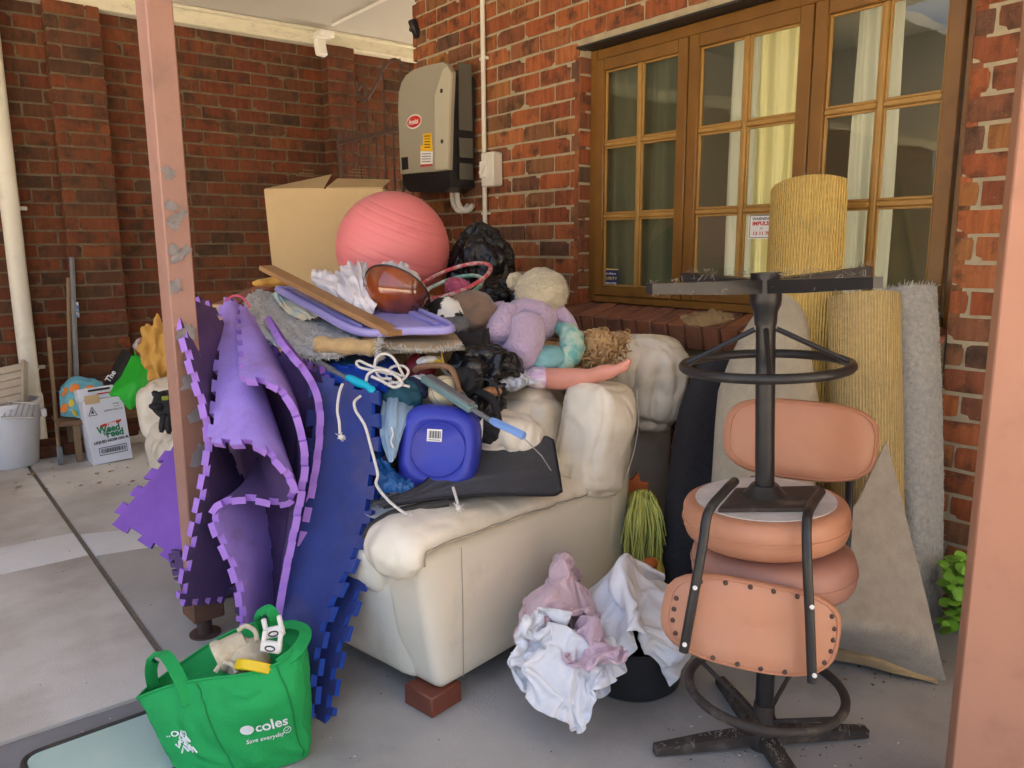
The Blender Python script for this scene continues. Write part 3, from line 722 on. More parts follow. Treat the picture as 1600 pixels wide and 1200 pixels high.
# posts
def post(c, s, rz, name, label, m, z0, z1=ZC - .002):
    t = thing(name, label, 'post', (c[0], c[1], 0), (0, 0, R(rz)), None)
    b = MB(); b.box((0, 0, (z0 + z1) / 2), (s[0], s[1], z1 - z0), b=.004); b.build('shaft', m, t, world=False); return t
pc = dp(276, 330, 2.41)
p1 = post((.672, 2.53), (.077, .088), 4, 'carport_post', 'pinkish-brown square carport post with torn grey tape beside the purple mats', m_post, .10)
b = MB(); b.box((0, 0, .115), (.10, .11, .095), b=.004); b.build('stirrup', mat('rusty_brown_steel', (.12, .06, .035), (.18, .09, .05), 20, .7, .001, 80), p1, world=False)
b = MB(); b.tube([(0, 0, 0), (0, 0, .08)], .024, 12); b.lathe([(.05, 0), (.05, .006)], 16); b.build('stub', m_rust, p1, world=False)
b = MB(); P = []
for i in range(9):
    P.append([V((-.034 + .068 * i / 8, -.0448, z)) for z in [.17 + (.86 + .05 * fn(V((i * .9, 0, 2)), 1.)) * k / 20 for k in range(21)]])
b.sheet(P, .001); b.build('stained_face', mat('old_brown_paint', (.24, .115, .075), (.33, .17, .115), 9, .6, .001, 40, dirt=(.16, .13, .11), da=.1, ds=11), p1, world=False)
rnd = random.Random(3)
for (px, py, w_, h_, an) in ((262, 270, .030, .035, 30), (268, 322, .035, .03, -20), (279, 338, .06, .022, 40), (270, 350, .03, .03, 60), (282, 399, .065, .022, 38), (270, 392, .03, .035, -30), (272, 448, .035, .04, 10), (290, 520, .06, .05, 20), (300, 600, .06, .05, -25), (308, 650, .06, .04, 15), (318, 712, .06, .06, -20), (300, 560, .05, .04, 50)):
    q = MW[p1.name].inverted() @ ony(px, py, 2.485); P = []
    for i in range(6):
        row = []
        for j in range(5):
            u = (i / 5 - .5) * w_ * (1 + .3 * rnd.uniform(-1, 1)); v = (j / 4 - .5) * h_ * (1 + .4 * rnd.uniform(-1, 1)); a = R(an)
            x = max(-.037, min(.037, q.x + u * math.cos(a) - v * math.sin(a)))
            row.append(V((x, -.0465 - .004 * rnd.random(), q.z + u * math.sin(a) + v * math.cos(a))))
        P.append(row)
    b = MB(); b.sheet(P, .001); b.build('tape_scrap', m_tape, p1, world=False)
p2 = post((1.80, .575), (.18, .16), 24, 'foreground_post', 'smooth salmon-painted square post standing near the swivel chairs', m_post2, 0.)
# ================================================================ sofas
m_lea = mat('cream_leather', (.82, .76, .63), (.74, .68, .55), 3, .40, .0008, 90, dirt=(.52, .42, .26), da=.11, ds=5, det=8, wr=(.018, 10.))
m_lea2 = mat('cream_leather_panel', (.77, .71, .58), (.70, .64, .51), 2.4, .48, .0006, 80, dirt=(.40, .34, .25), da=.08, ds=3.5, wr=(.003, 5.))
m_seam = mat('seam_thread', (.36, .32, .26), None, rough=.7)
m_foot = mat('red_brown_wood', (.20, .055, .03), (.14, .04, .022), 12, .5, .0006, 60)
SA = 10.5
SO = V((1.01, 1.655, 0)); SM = Matrix.Translation(SO) @ Euler((0, 0, R(SA))).to_matrix().to_4x4()
so = thing('leather_sofa', 'cream leather sofa buried under junk with its padded arm and wooden foot showing', 'sofa', SO, (0, 0, R(SA)))
def spl(p, sg=1): return p
for (x, y) in ((.055, .055), (.87, .055), (.055, 1.17), (.87, 1.17)):
    b = MB(); b.box((x, y, .03), (.115, .115, .06), b=.004); b.build('foot', m_foot, so, world=False)
b = MB(); b.cushion((.92, 1.06, .27), .03, (.0, 0, 0), 10, .004, 6, T(.475, .62, .195)); b.build('base', m_lea2, so, world=False, angle=60)
for (y, s) in ((.085, 0), (1.14, 5)):
    def arm(p, c):
        if p.x < 0: p.x += -.035 * (p.z / .22) * min(1, -c.x)          # front leans out towards the top
        return p
    b = MB(); b.cushion((.93, .17, .41), .035, (0, .008, 0), 16, .002, 7, T(.465, y, .262), seed=s, fun=arm); a = b.build('arm', m_lea2, so, world=False, angle=60)
    P = crv([(-.025, y, .435), (-.045, y, .450), (-.042, y, .487), (.0, y, .508), (.15, y, .508), (.40, y, .498), (.62, y, .485), (.78, y, .475), (.86, y, .470)], 60)
    rr = [.055 + .03 * min(1, i / 8) for i in range(60)]
    b = MB(); n = 22; vs = []; fs = []
    for i, p in enumerate(P):
        t = (P[min(i + 1, 59)] - P[max(i - 1, 0)]).normalized(); nn = V((0, 1, 0)).cross(t) * -1; s_ = i / 59
        for j in range(n):
            an = 2 * math.pi * j / n; cx, cy_ = math.cos(an), math.sin(an)
            ww = .106 * (1 - .30 * max(0, 1 - i / 9)); hh = (.043 + .006 * math.sin(s_ * 5)) * (1 - .3 * max(0, 1 - i / 5))
            if i > 55: hh *= 1 - .12 * (i - 55)
            q = p + V((0, 1, 0)) * cx * ww - nn * cy_ * hh
            wr = .010 * folds(V((q.x * 13 + q.y * 5, q.y * 4, q.z * 3)), 1., s) * (.35 + .65 * max(0, cy_ + .3)) + .003 * ridge(V((q.x, q.y * .4, q.z)), 16, s, 2)
            if i < 12: wr += .006 * math.sin(j * 2.6 + 1) * (1 - i / 12)
            vs.append(q + (V((0, 1, 0)) * cx - nn * cy_) * wr)
    for i in range(59):
        for j in range(n): fs.append((i * n + j, i * n + (j + 1) % n, (i + 1) * n + (j + 1) % n, (i + 1) * n + j))
    fs += [tuple(range(n)), tuple(59 * n + j for j in range(n))]
    b.add(vs, fs); ar = b.build('arm_pad', m_lea, so, world=False, angle=75)
    sm = MB(); sm.tube([vs[i * n + (n // 2 - 1)] + V((0, -.002, 0)) for i in range(4, 58)], .0022, 6); sm.build('seam', m_seam, ar, world=False)
b = MB(); b.tube([(.115, -.008, .46), (.115, -.0105, .27), (.115, -.007, .075)], .0012, 5); b.build('seam', m_seam, so, world=False)
b = MB(); b.cushion((.16, 1.18, .60), .035, (.02, 0, 0), 12, .006, 5, T(.87, .615, .40, 0, 6, 0)); b.build('back', m_lea2, so, world=False, angle=60)
for (y, w_, s) in ((.40, .44, 1), (.84, .44, 2)):
    b = MB(); b.cushion((.68, w_, .19), .07, (.03, .02, .025), 16, .012, 6, T(.350, y, .360), seed=s); b.build('seat_cushion', m_lea, so, world=False, angle=75)
for (y, w_, s, xx) in ((.43, .50, 3, .72), (.92, .48, 4, .72)):
    def bk(p, c):
        p.x += .05 * p.z; p += V((0, 0, .012 * math.sin(p.y * 18))) * (c.z > .5); return p
    b = MB(); b.cushion((.24, w_, .40), .10, (.035, .03, .03), 22, .016, 6, T(xx + .0, y, .575, 0, 10, 0), seed=s, fun=bk); q = b.build('back_cushion', m_lea, so, world=False, angle=75)
b = MB(); b.cushion((.15, .165, .70), .035, (.005, .01, .0), 14, .003, 6, T(.895, .085, .385, 0, 5, 0), seed=7); b.build('back_side', m_lea2, so, world=False, angle=60)
def wgf(p, c):
    if c.z > .5 and c.x > .2: p.z += .02 * c.x                        # pointed upper corner
    p.y -= .012 * math.sin(p.z * 22) * (c.y < 0); return p
b = MB(); b.cushion((.20, .17, .36), .038, (.008, .026, .010), 24, .009, 13, T(.800, .040, .625, 0, 12, 0), seed=8, fun=wgf); wg = b.build('wing_cushion', m_lea, so, world=False, angle=75)
b = MB(); b.tube(crv([(.905, -.055, .785), (.895, -.072, .70), (.875, -.074, .60), (.845, -.058, .49)], 12), .0022, 6); b.build('seam', m_seam, wg, world=False)
b = MB(); b.cushion((.40, .50, .15), .07, (.02, .02, .03), 28, .020, 11, T(.57, .34, .60, 6, 36, 16), seed=11); b.build('loose_cushion', m_lea, so, world=False, angle=75)
# second seat pushed against the wall behind
s2 = thing('leather_armchair', 'cream leather armchair wedged between the sofa and the brick house wall under the sill', 'armchair', (2.40, 2.45, 0))
b = MB(); b.cushion((.30, .62, .66), .03, (0, .01, 0), 12, .005, 5, T(2.36, 2.42, .34, 0, 4, 0)); b.build('back_panel', m_lea2, s2, angle=60)
for (px, py, t, sx, sy, sz, rz, s) in ((1012, 598, 3.08, .20, .26, .33, 0, 21), (940, 575, 3.12, .22, .34, .24, 20, 24)):
    c = dp(px, py, t); b = MB(); b.cushion((sx, sy, sz), .07, (.025, .03, .025), 22, .013, 11, T(c.x, c.y, c.z, 0, 8, rz), seed=s); b.build('head_cushion', m_lea, s2, angle=75)
for (x, y) in ((2.26, 2.2), (2.46, 2.2), (2.26, 2.65), (2.46, 2.65)):
    b = MB(); b.box((x, y, .012), (.06, .06, .024), b=.003); b.build('foot', m_foot, s2)
# cream armchair behind the post, far left
s3 = thing('side_armchair', 'worn cream leather armchair behind the carport post near the wall', 'armchair', (1.1, 4.1, 0))
b = MB(); b.cushion((.70, .62, .34), .04, (.01, .02, 0), 10, .008, 5, T(1.36, 4.12, .15)); b.build('base', m_lea, s3, angle=60)
b = MB(); b.cushion((.22, .56, .36), .09, (.03, .03, .03), 14, .018, 6, T(1.05, 4.06, .18, 0, -10, 0), seed=31); b.build('arm', m_lea, s3, angle=75)
b = MB(); b.cushion((.80, .2, .34), .08, (.03, .03, .03), 12, .018, 6, T(1.36, 4.45, .38, -8, 0, 0), seed=33); b.build('back', m_lea, s3, angle=75)
# ================================================================ swivel chairs
m_vin = mat('salmon_vinyl', (.52, .245, .14), (.46, .21, .12), 5, .42, .0004, 120, dirt=(.40, .22, .16), da=.06, ds=7, coat=.06, wr=(.0012, 14.))
m_vin2 = mat('salmon_vinyl_dusty', (.41, .205, .145), (.36, .175, .125), 5, .5, .0004, 120, dirt=(.30, .14, .10), da=.06, ds=8)
m_fr = mat('black_chair_frame', (.014, .014, .015), (.03, .028, .026), 14, .35, .0004, 60, dirt=(.16, .13, .10), da=.0, ds=14)
m_frd = mat('dusty_chair_base', (.035, .027, .022), (.065, .05, .04), 16, .7, .0015, 80, dirt=(.24, .20, .15), da=.08, ds=16)
m_felt = mat('white_backing', (.66, .62, .58), (.5, .46, .42), 30, .9, .002, 60)
m_web = mat('cobweb_fluff', (.36, .32, .26), (.22, .19, .15), 30, .9)
BX, BY = 1.61, 1.028
def swivel(t, M, seat_z, ring_z, rot, seat_m, flip):
    m_c = m_fr if flip else m_frd
    for k in range(4):
        a = R(rot + 90 * k); d = V((math.cos(a), math.sin(a), 0)); L = .315 if flip else .285
        b = MB(); n = V((-d.y, d.x, 0)); P = [(.02, .040, .021), (.14, .034, .019), (L, .020, .013)]; vs = []
        for (r, z, w_) in P:
            for (sn, zz) in ((-1, 0), (1, 0), (1, 1), (-1, 1)): vs.append(d * r + n * sn * w_ + V((0, 0, (.004 + .012 * (1 - r / L)) if not zz else z + .006)))
        fs = [(i * 4 + j, i * 4 + (j + 1) % 4, (i + 1) * 4 + (j + 1) % 4, (i + 1) * 4 + j) for i in range(2) for j in range(4)] + [(0, 1, 2, 3), (8, 9, 10, 11)]
        b.add(vs, fs, 0, M); arm = b.build('base_arm', m_fr if flip else m_frd, t, angle=25)
        f = MB(); rnd = random.Random(int(rot) + k)
        for i in range(46):                     # cobweb fluff and grit on the arm
            r = rnd.uniform(.02, L); q = d * r + n * rnd.uniform(-.02, .02) + V((0, 0, rnd.choice((.0, .03)) if flip else .054 - .1 * r))
            f.tube([q, q + V([rnd.uniform(-.008, .008) for _ in range(3)]), q + V([rnd.uniform(-.011, .011) for _ in range(3)])], rnd.uniform(.0003, .0008), 4, M=M)
        f.build('fluff', m_web, arm, angle=0, kind='stuff')
    b = MB(); b.lathe([(.034, .0), (.036, .06), (.034, .075), (.027, .09), (.025, .12)], 20, M); b.build('hub', m_c, t)
    b = MB(); b.lathe([(.0225, .08), (.0225, seat_z - .005)], 20, M); b.lathe([(.031, seat_z - .03), (.045, seat_z - .012), (.06, seat_z)], 20, M); b.build('column', m_fr, t)
    b = MB(); rg = [V((.188 * math.cos(i / 48 * 6.2832), .188 * math.sin(i / 48 * 6.2832), ring_z)) for i in range(48)]
    b.tube(rg, .0115, 10, M=M, closed=True); r_ = b.build('foot_ring', m_c, t)
    for k in range(4):
        a = R(rot + 38 + 90 * k); d = V((math.cos(a), math.sin(a), 0))
        b = MB(); b.tube([d * .185 + V((0, 0, ring_z - .004)), d * .024 + V((0, 0, ring_z - .085))], .0062, 8, M=M); b.build('stay', m_c, r_)
def seat(t, M, z, m, th=.105, s=0.):
    pr = [(.0, 0), (.172, .0), (.186, .006), (.192, .018), (.193, .040), (.192, .062), (.186, .080), (.168, .093), (.11, th - .002), (0, th)]
    b = MB(); b.lathe([(r, z + h) for r, h in pr], 48, M); o = b.build('seat', m, t, angle=60)
    b = MB(); b.tube([V((.1935 * math.cos(i / 48 * 6.2832), .1935 * math.sin(i / 48 * 6.2832), z + .045)) for i in range(48)], .003, 6, M=M, closed=True); b.build('piping', m, o)
# lower chair, upright
Mlow = T(BX, BY, 0, 0, 0, 0)
ch1 = thing('swivel_chair', 'salmon vinyl swivel chair standing upright, carrying the upturned one', 'chair', (BX, BY, 0), group='stacked swivel chairs')
swivel(ch1, Mlow, .455, .165, -31, m_vin2, False); seat(ch1, Mlow, .457, m_vin2, .10)
# upper chair, upside down on the lower seat
off = RT * -.022
Mup = T(BX + off.x, BY + off.y, .559) @ Matrix.Rotation(R(-2.6), 4, V((FW.x, FW.y, 0)).normalized()) @ T(0, 0, .645, 180, 0, 0)
ch2 = thing('swivel_chair', 'salmon vinyl swivel chair turned upside down on the seat of another', 'chair', (BX, BY, .559), group='stacked swivel chairs')
swivel(ch2, Mup, .535, .215, 15, m_vin, True); seat(ch2, Mup, .542, m_vin, .098)
b = MB(); b.lathe([(.163, .541), (.163, .5385)], 48, Mup); b.build('seat_lining', m_felt, ch2)
def rim(n, a, bb, sq=3.2):
    out = []
    for i in range(n):
        an = 2 * math.pi * i / n; c, s = math.cos(an), math.sin(an); q = (abs(c) ** sq + abs(s) ** sq) ** (-1 / sq); out.append((a * c * q, bb * s * q))
    return out
def backrest(t, M, a, bb, m, studs):
    "padded back: local x across, y up, z towards the viewer; gently curved"
    n = 40; cur = lambda x: -.9 * x * x
    b = MB(); rings = [(.0, .015), (.55, .017), (.85, .016), (.96, .011), (1.0, .0), (.96, -.009), (.85, -.012), (.5, -.013), (.0, -.013)]
    P = []
    for (s, z) in rings: P.append([V((x * s, y * s, z + cur(x * s))) for x, y in rim(n, a, bb)])
    b.grid(P, 0, M, cv=True); o = b.build('backrest', m, t, angle=60)
    e = MB(); e.tube([V((x * .93, y * .93, .0135 + cur(x * .93))) for x, y in rim(48, a, bb)], .0022, 6, M=M, closed=True); e.build('piping', m, o)
    if studs:
        for i, (x, y) in enumerate(rim(22, a * .88, bb * .86)):
            if i in (3, 9, 14, 19): continue
            s = MB(); s.lathe([(.0056, 0), (.0052, .003), (.0028, .005), (0, .0055)], 10, M @ T(x, y, .0145 + cur(x))); s.build('stud', m_rust, o)
    return o
# back of the upturned chair, hanging in front
ca, cb, cc_ = dp(1048, 950, 1.74), dp(1312, 1000, 1.70), dp(1178, 978, 1.70)
ex = (dp(1306, 1002, 1.705) - dp(1050, 952, 1.735)).normalized(); ey = (dp(1190, 910, 1.715) - dp(1172, 1045, 1.71)); ey = (ey - ex * ey.dot(ex)).normalized(); ez = ex.cross(ey)
Mb = axes(cc_, ex, ey, ez); backrest(ch2, Mb, .197, .098, m_vin, True)
for pts in (((1148, 752, 1.80), (1132, 768, 1.74), (1107, 800, 1.685), (1098, 850, 1.675), (1084, 930, 1.675), (1068, 1018, 1.69)), ((1283, 768, 1.80), (1268, 790, 1.73), (1261, 812, 1.675), (1261, 870, 1.655), (1265, 960, 1.655), (1269, 1066, 1.66))):
    b = MB(); b.tube(crv([dp(*p) for p in pts], 30), .0108, 10); br = b.build('bracket', m_fr, ch2)
    for (i, q) in ((4, .35), (5, .85)):
        p = dp(*pts[i]) + ez * .011 + V((0, 0, .02)); s = MB(); s.lathe([(.005, 0), (.005, .003), (0, .0045)], 10, axes(p, ex, ey, ez)); s.build('screw', m_white, br)
# underside plate
b = MB()
pl = [dp(1122, 797, 1.79), dp(1150, 757, 1.93), dp(1282, 772, 1.92), dp(1268, 818, 1.77)]
Mi = Mup.inverted(); pl2 = [Mi @ p for p in pl]; b.prism([(p.x, p.y) for p in pl2], .529, .5375, Mup); b.build('mounting_plate', m_frd, ch2)
# back of the upright chair, behind
cc_ = dp(1254, 688, 2.03); ex = (dp(1366, 700, 2.0) - dp(1140, 676, 2.06)).normalized(); ey = (dp(1258, 625, 2.03) - dp(1250, 752, 2.04)); ey = (ey - ex * ey.dot(ex)).normalized()
backrest(ch1, axes(cc_, ex, ey, ex.cross(ey)), .197, .105, m_vin, False)
for pts in (((1327, 745, 2.06), (1326, 800, 2.08), (1318, 880, 2.05), (1290, 925, 1.98), (1250, 915, 1.93)), ((1178, 745, 2.09), (1178, 800, 2.10), (1180, 880, 2.06), (1190, 915, 1.98), (1205, 915, 1.93))):
    b = MB(); b.tube(crv([dp(*p) for p in pts], 24), .0108, 10); b.build('bracket', m_fr, ch1)
# ================================================================ foam mats
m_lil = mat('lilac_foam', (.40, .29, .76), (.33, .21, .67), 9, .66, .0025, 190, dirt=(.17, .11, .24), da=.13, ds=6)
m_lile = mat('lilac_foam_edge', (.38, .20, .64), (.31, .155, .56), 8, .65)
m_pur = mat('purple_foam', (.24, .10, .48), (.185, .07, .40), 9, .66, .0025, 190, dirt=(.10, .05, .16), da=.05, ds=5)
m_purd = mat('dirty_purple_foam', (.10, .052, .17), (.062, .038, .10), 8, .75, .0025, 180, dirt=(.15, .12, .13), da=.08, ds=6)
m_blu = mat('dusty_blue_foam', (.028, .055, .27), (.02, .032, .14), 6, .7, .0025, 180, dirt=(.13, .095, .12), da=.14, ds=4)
m_blue = mat('blue_foam_edge', (.012, .07, .46), (.01, .05, .36), 9, .5)
def Pd(L): return [dp(*p) if not isinstance(p, Vector) else p for p in L]
def foam(front, back, name, label, mats, cell=.036, th=.021, bulge=0., rows=None, group='interlocking foam mats'):
    "ruled foam mat with jigsaw teeth on all four edges; front / back: lists of points"
    f0 = crv(Pd(front), 80); L = sum((f0[i + 1] - f0[i]).length for i in range(79)); nu = max(6, int(L / cell)) * 2 + 1
    b0 = Pd(back); W = sum((a - b).length for a, b in zip(crv(Pd(front), 9), crv(b0, 9))) / 9; nv = max(4, int(W / cell)) * 2 + 1
    # even arc length along the front curve
    acc = [0.]
    for i in range(79): acc.append(acc[-1] + (f0[i + 1] - f0[i]).length)
    def at(Q, s):
        d = s * L; k = 0
        while k < 78 and acc[k + 1] < d: k += 1
        t = (d - acc[k]) / max(1e-6, acc[k + 1] - acc[k]); return Q[k].lerp(Q[k + 1], t)
    bq = crv(b0, 80); su = [0.] + [i / nu for i in range(nu + 1)] + [1.]
    ext = .022
    P = []
    for a in range(-1, nu + 2):
        s = min(1, max(0, a / nu)); F, B = at(f0, s), at(bq, s)
        tang = (at(f0, min(1, s + .02)) - at(f0, max(0, s - .02))).normalized()
        g = (B - F).normalized(); row = []
        for c in range(-1, nv + 2):
            v = min(1, max(0, c / nv)); p = F.lerp(B, v)
            if bulge: p = p + tang.cross(g).normalized() * bulge * math.sin(math.pi * v)
            if a == -1: p = p - tang * ext
            if a == nu + 1: p = p + tang * ext
            if c == -1: p = p - g * ext
            if c == nv + 1: p = p + g * ext
            if c in (-1, nv + 1) and 0 <= a <= nu: p = p + tang * (.004 if a % 4 in (2, 3) else -.004)
            if a in (-1, nu + 1) and 0 <= c <= nv: p = p + g * (.004 if c % 4 in (2, 3) else -.004)
            row.append(p)
        P.append(row)
    def cell_ok(i, j):
        i -= 1; j -= 1; ei = i in (-1, nu); ej = j in (-1, nv)
        if ei and ej: return False
        if ej: return (i // 2) % 2 == 0
        if ei: return (j // 2) % 2 == 0
        return True
    b = MB(); b.sheet(P, th, (0, 1, 2), cell_ok)
    return tag(b.build(name, mats, angle=50), label, 'foam mat', group)
# mat with its toothed edge running down in front of the post
foam([(275, 462, 2.40), (287, 520, 2.38), (302, 580, 2.36), (319, 640, 2.34), (326, 695, 2.33), (319, 760, 2.33), (306, 830, 2.33), (295, 885, 2.33), (287, 935, 2.34)],
     [(328, 482, 2.62), (346, 520, 2.62), (352, 580, 2.62), (352, 640, 2.60), (352, 700, 2.58), (375, 760, 2.52), (378, 830, 2.50), (370, 880, 2.48), (350, 930, 2.46)],
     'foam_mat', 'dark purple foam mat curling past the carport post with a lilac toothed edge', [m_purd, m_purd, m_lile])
# flap sticking out behind the post
foam([(268, 706, 2.74), (240, 745, 2.70), (208, 782, 2.68), (184, 812, 2.66)],
     [(345, 690, 2.72), (335, 760, 2.68), (315, 830, 2.64), (298, 888, 2.62)],
     'foam_mat', 'bright purple foam mat with a pointed corner poking out behind the carport post', [m_pur, m_pur, m_pur], bulge=-.03)
b0 = [(270, 872, 2.60), (282, 905, 2.60)]
foam([(274, 868, 2.62), (284, 908, 2.60)], [(330, 880, 2.56), (332, 915, 2.56)], 'foam_mat', 'small scrap of plum foam mat below the pointed purple corner', [m_purd, m_purd, m_purd], cell=.03)
# rolled mat with dark mouth
foam([(335, 686, 2.27), (362, 690, 2.24), (388, 690, 2.22), (412, 700, 2.21), (432, 718, 2.21), (449, 740, 2.21), (459, 762, 2.22), (450, 780, 2.23), (428, 784, 2.24), (398, 778, 2.25), (368, 779, 2.26), (345, 788, 2.27), (336, 806, 2.27), (342, 832, 2.26), (356, 862, 2.25), (369, 895, 2.24), (378, 935, 2.24), (380, 972, 2.25)],
     [(352, 474, 2.74), (357, 473, 2.74), (361, 474, 2.74), (365, 476, 2.75), (369, 480, 2.76), (373, 492, 2.76), (390, 560, 2.74), (400, 640, 2.70), (404, 690, 2.66), (404, 710, 2.62), (404, 730, 2.58), (406, 760, 2.55), (410, 790, 2.50), (414, 820, 2.48), (418, 850, 2.46), (420, 880, 2.44), (422, 920, 2.43), (424, 960, 2.43)],
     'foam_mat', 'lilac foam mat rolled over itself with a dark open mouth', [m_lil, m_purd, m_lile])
# arched mat beside it
foam([(385, 592, 2.30), (405, 594, 2.28), (427, 601, 2.26), (446, 618, 2.25), (461, 646, 2.24), (472, 685, 2.24), (476, 722, 2.24), (470, 770, 2.24), (459, 830, 2.23), (447, 890, 2.22), (436, 955, 2.22)],
     [(376, 484, 2.74), (379, 484, 2.74), (383, 486, 2.74), (400, 505, 2.72), (425, 540, 2.70), (450, 590, 2.66), (462, 650, 2.62), (458, 720, 2.56), (452, 800, 2.50), (446, 870, 2.46), (440, 950, 2.42)],
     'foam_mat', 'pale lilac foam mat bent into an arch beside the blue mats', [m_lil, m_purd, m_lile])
foam([(440, 536, 2.42), (456, 556, 2.38), (474, 577, 2.35), (490, 604, 2.33), (499, 640, 2.31), (498, 690, 2.30), (490, 750, 2.30), (476, 820, 2.30), (460, 900, 2.28)],
     [(420, 500, 2.74), (440, 520, 2.74), (462, 550, 2.73), (478, 585, 2.70), (486, 630, 2.66), (488, 690, 2.60), (482, 750, 2.54), (470, 820, 2.48), (458, 900, 2.42)],
     'foam_mat', 'violet foam mat squeezed between the lilac arch and the blue mat', [m_pur, m_purd, m_lile])
foam([(348, 520, 2.74), (350, 640, 2.70), (356, 760, 2.66), (368, 880, 2.60), (378, 960, 2.56)], [(505, 585, 2.40), (502, 690, 2.38), (495, 790, 2.36), (480, 880, 2.35), (460, 965, 2.36)], 'foam_mat', 'dull purple foam mat standing flat at the back of the rolled lilac mats', [m_purd, m_purd, m_pur])
# blue mats leaning on the sofa front
foam([(583, 612, 2.32), (583, 680, 2.29), (579, 745, 2.26), (570, 815, 2.23), (549, 878, 2.20), (524, 930, 2.18), (502, 990, 2.16), (492, 1050, 2.13), (486, 1108, 2.10)],
     [(496, 598, 2.36), (490, 680, 2.34), (482, 745, 2.32), (470, 815, 2.30), (458, 878, 2.27), (446, 930, 2.25), (436, 990, 2.22), (428, 1050, 2.20), (424, 1100, 2.17)],
     'foam_mat', 'dusty dark blue foam mat leaning on the sofa, face to the driveway', [m_blu, m_blu, m_blue], bulge=.02)
foam([(597, 606, 2.40), (598, 690, 2.36), (595, 770, 2.32), (586, 840, 2.28), (568, 900, 2.25), (546, 960, 2.22), (528, 1020, 2.19), (518, 1070, 2.16), (512, 1118, 2.12)],
     [(505, 592, 2.44), (500, 690, 2.42), (492, 770, 2.38), (482, 840, 2.35), (470, 900, 2.32), (460, 960, 2.28), (450, 1020, 2.25), (442, 1070, 2.22), (436, 1105, 2.19)],
     'foam_mat', 'blue foam mat standing directly behind the dusty one with teeth fanned at the edge', [m_blue, m_blu, m_blue], bulge=.01)
foam([(500, 585, 2.42), (540, 592, 2.40), (578, 600, 2.38), (596, 606, 2.36)], [(520, 555, 2.62), (552, 556, 2.60), (585, 560, 2.58), (615, 566, 2.56)], 'foam_mat', 'bright blue foam mat lying flat on the pile under the white rope', [m_blue, m_blu, m_blue], cell=.03)
foam([(505, 572, 2.50), (545, 574, 2.48), (590, 580, 2.46)], [(500, 548, 2.66), (550, 548, 2.66), (600, 552, 2.66)], 'foam_mat', 'teal-blue foam mat lying on the pile under the grey carpet', [mat('teal_blue_foam', (.01, .06, .16), (.01, .09, .2), 12, .5), m_blu, m_blue], cell=.03)
# ================================================================ carpets against the wall
def fib(name, c, c2, ns=60, bump=.006, bs=160, **k): return mat(name, c, c2, ns, .95, bump, bs, sheen=.2, spec=.1, **k)
m_jute = mat('jute_backing', (.74, .53, .17), (.58, .40, .12), 60., .92, .003, 220., dirt=(.36, .28, .14), da=.06, ds=7., spec=.1, rib=88)
m_jute2 = mat('jute_backing_pale', (.70, .53, .24), (.55, .41, .18), 60., .92, .003, 220., dirt=(.38, .31, .19), da=.06, ds=7., spec=.1, rib=76)
m_cream = fib('cream_carpet', (.50, .46, .35), (.40, .36, .27), 25)
m_blackc = fib('black_carpet', (.012, .012, .015), (.035, .035, .042), 130, .004, 220)
m_greyc = fib('grey_blue_carpet', (.60, .59, .52), (.34, .36, .37), 60, .016, 100)
m_under = fib('grey_underlay', (.42, .38, .31), (.31, .28, .23), 22, .003, 120)
m_tan = fib('tan_carpet_back', (.52, .37, .18), (.40, .28, .14), 30, .004, 120)
m_shag = fib('grey_shag', (.70, .70, .66), (.42, .42, .40), 70, .012, 90)
def fringe(mbx, line, n, ln=.018, r=.0011, seed=0, drift=(0, 0, -.4)):
    rnd = random.Random(seed); Q = crv(line, 60)
    for i in range(n):
        p = Q[rnd.randrange(60)].lerp(Q[rnd.randrange(60)], 0) ; k = rnd.random() * 58; a = int(k); p = Q[a].lerp(Q[a + 1], k - a)
        d = V([rnd.gauss(0, 1) for _ in range(3)]) + V(drift); d = d.normalized() * ln * rnd.uniform(.4, 1.2)
        e = V([rnd.gauss(0, 1) for _ in range(3)]).normalized() * ln * .4
        mbx.tube([p, p + d * .5 + e * .4, p + d + e], [r, r, r * .5], 4, caps=False)
def roll(name, label, top, bot, r0, r1, m, turns=3.2, group='carpet rolls against the wall', th=.011):
    M = frame(bot, top); L = (V(top) - V(bot)).length; n = 110; P = []
    for i in range(n):
        f = i / (n - 1); a = f * turns * 2 * math.pi + 1.2; row = []
        for j in range(7):
            v = j / 6; rr = (r1 + (r0 - r1) * v) * (.38 + .62 * f) * (1 + .02 * math.sin(a * 2 + v * 3))
            row.append(V((rr * math.cos(a), rr * math.sin(a), L * v + .008 * math.sin(a) * (j == 6))))
        P.append(row)
    b = MB(); b.sheet(P, th); o = tag(b.build(name, m, angle=50), label, 'carpet roll', group)
    me = o.data; me.transform(Matrix.Translation(o.location)); o.location = M.translation; o.rotation_euler = M.to_euler(); MW[o.name] = M
    f = MB(); fringe(f, [M @ P[i][6] for i in range(int(n * .65), n, 4)], 90, .010, .0008, seed=int(r0 * 999), drift=(0, 0, .6)); f.build('frayed_edge', m_web, o, angle=0, kind='stuff')
    return o
fl = lambda x, y: onz(x, y, .006)
roll('carpet_roll', 'tall golden jute-backed carpet roll leaning on the window', dp(1267, 298, 2.80), fl(1232, 962), .142, .135, m_jute)
roll('carpet_roll', 'shorter golden jute-backed carpet roll in front of the grey-blue carpet', dp(1348, 464, 2.56), fl(1350, 990), .108, .128, m_jute2)
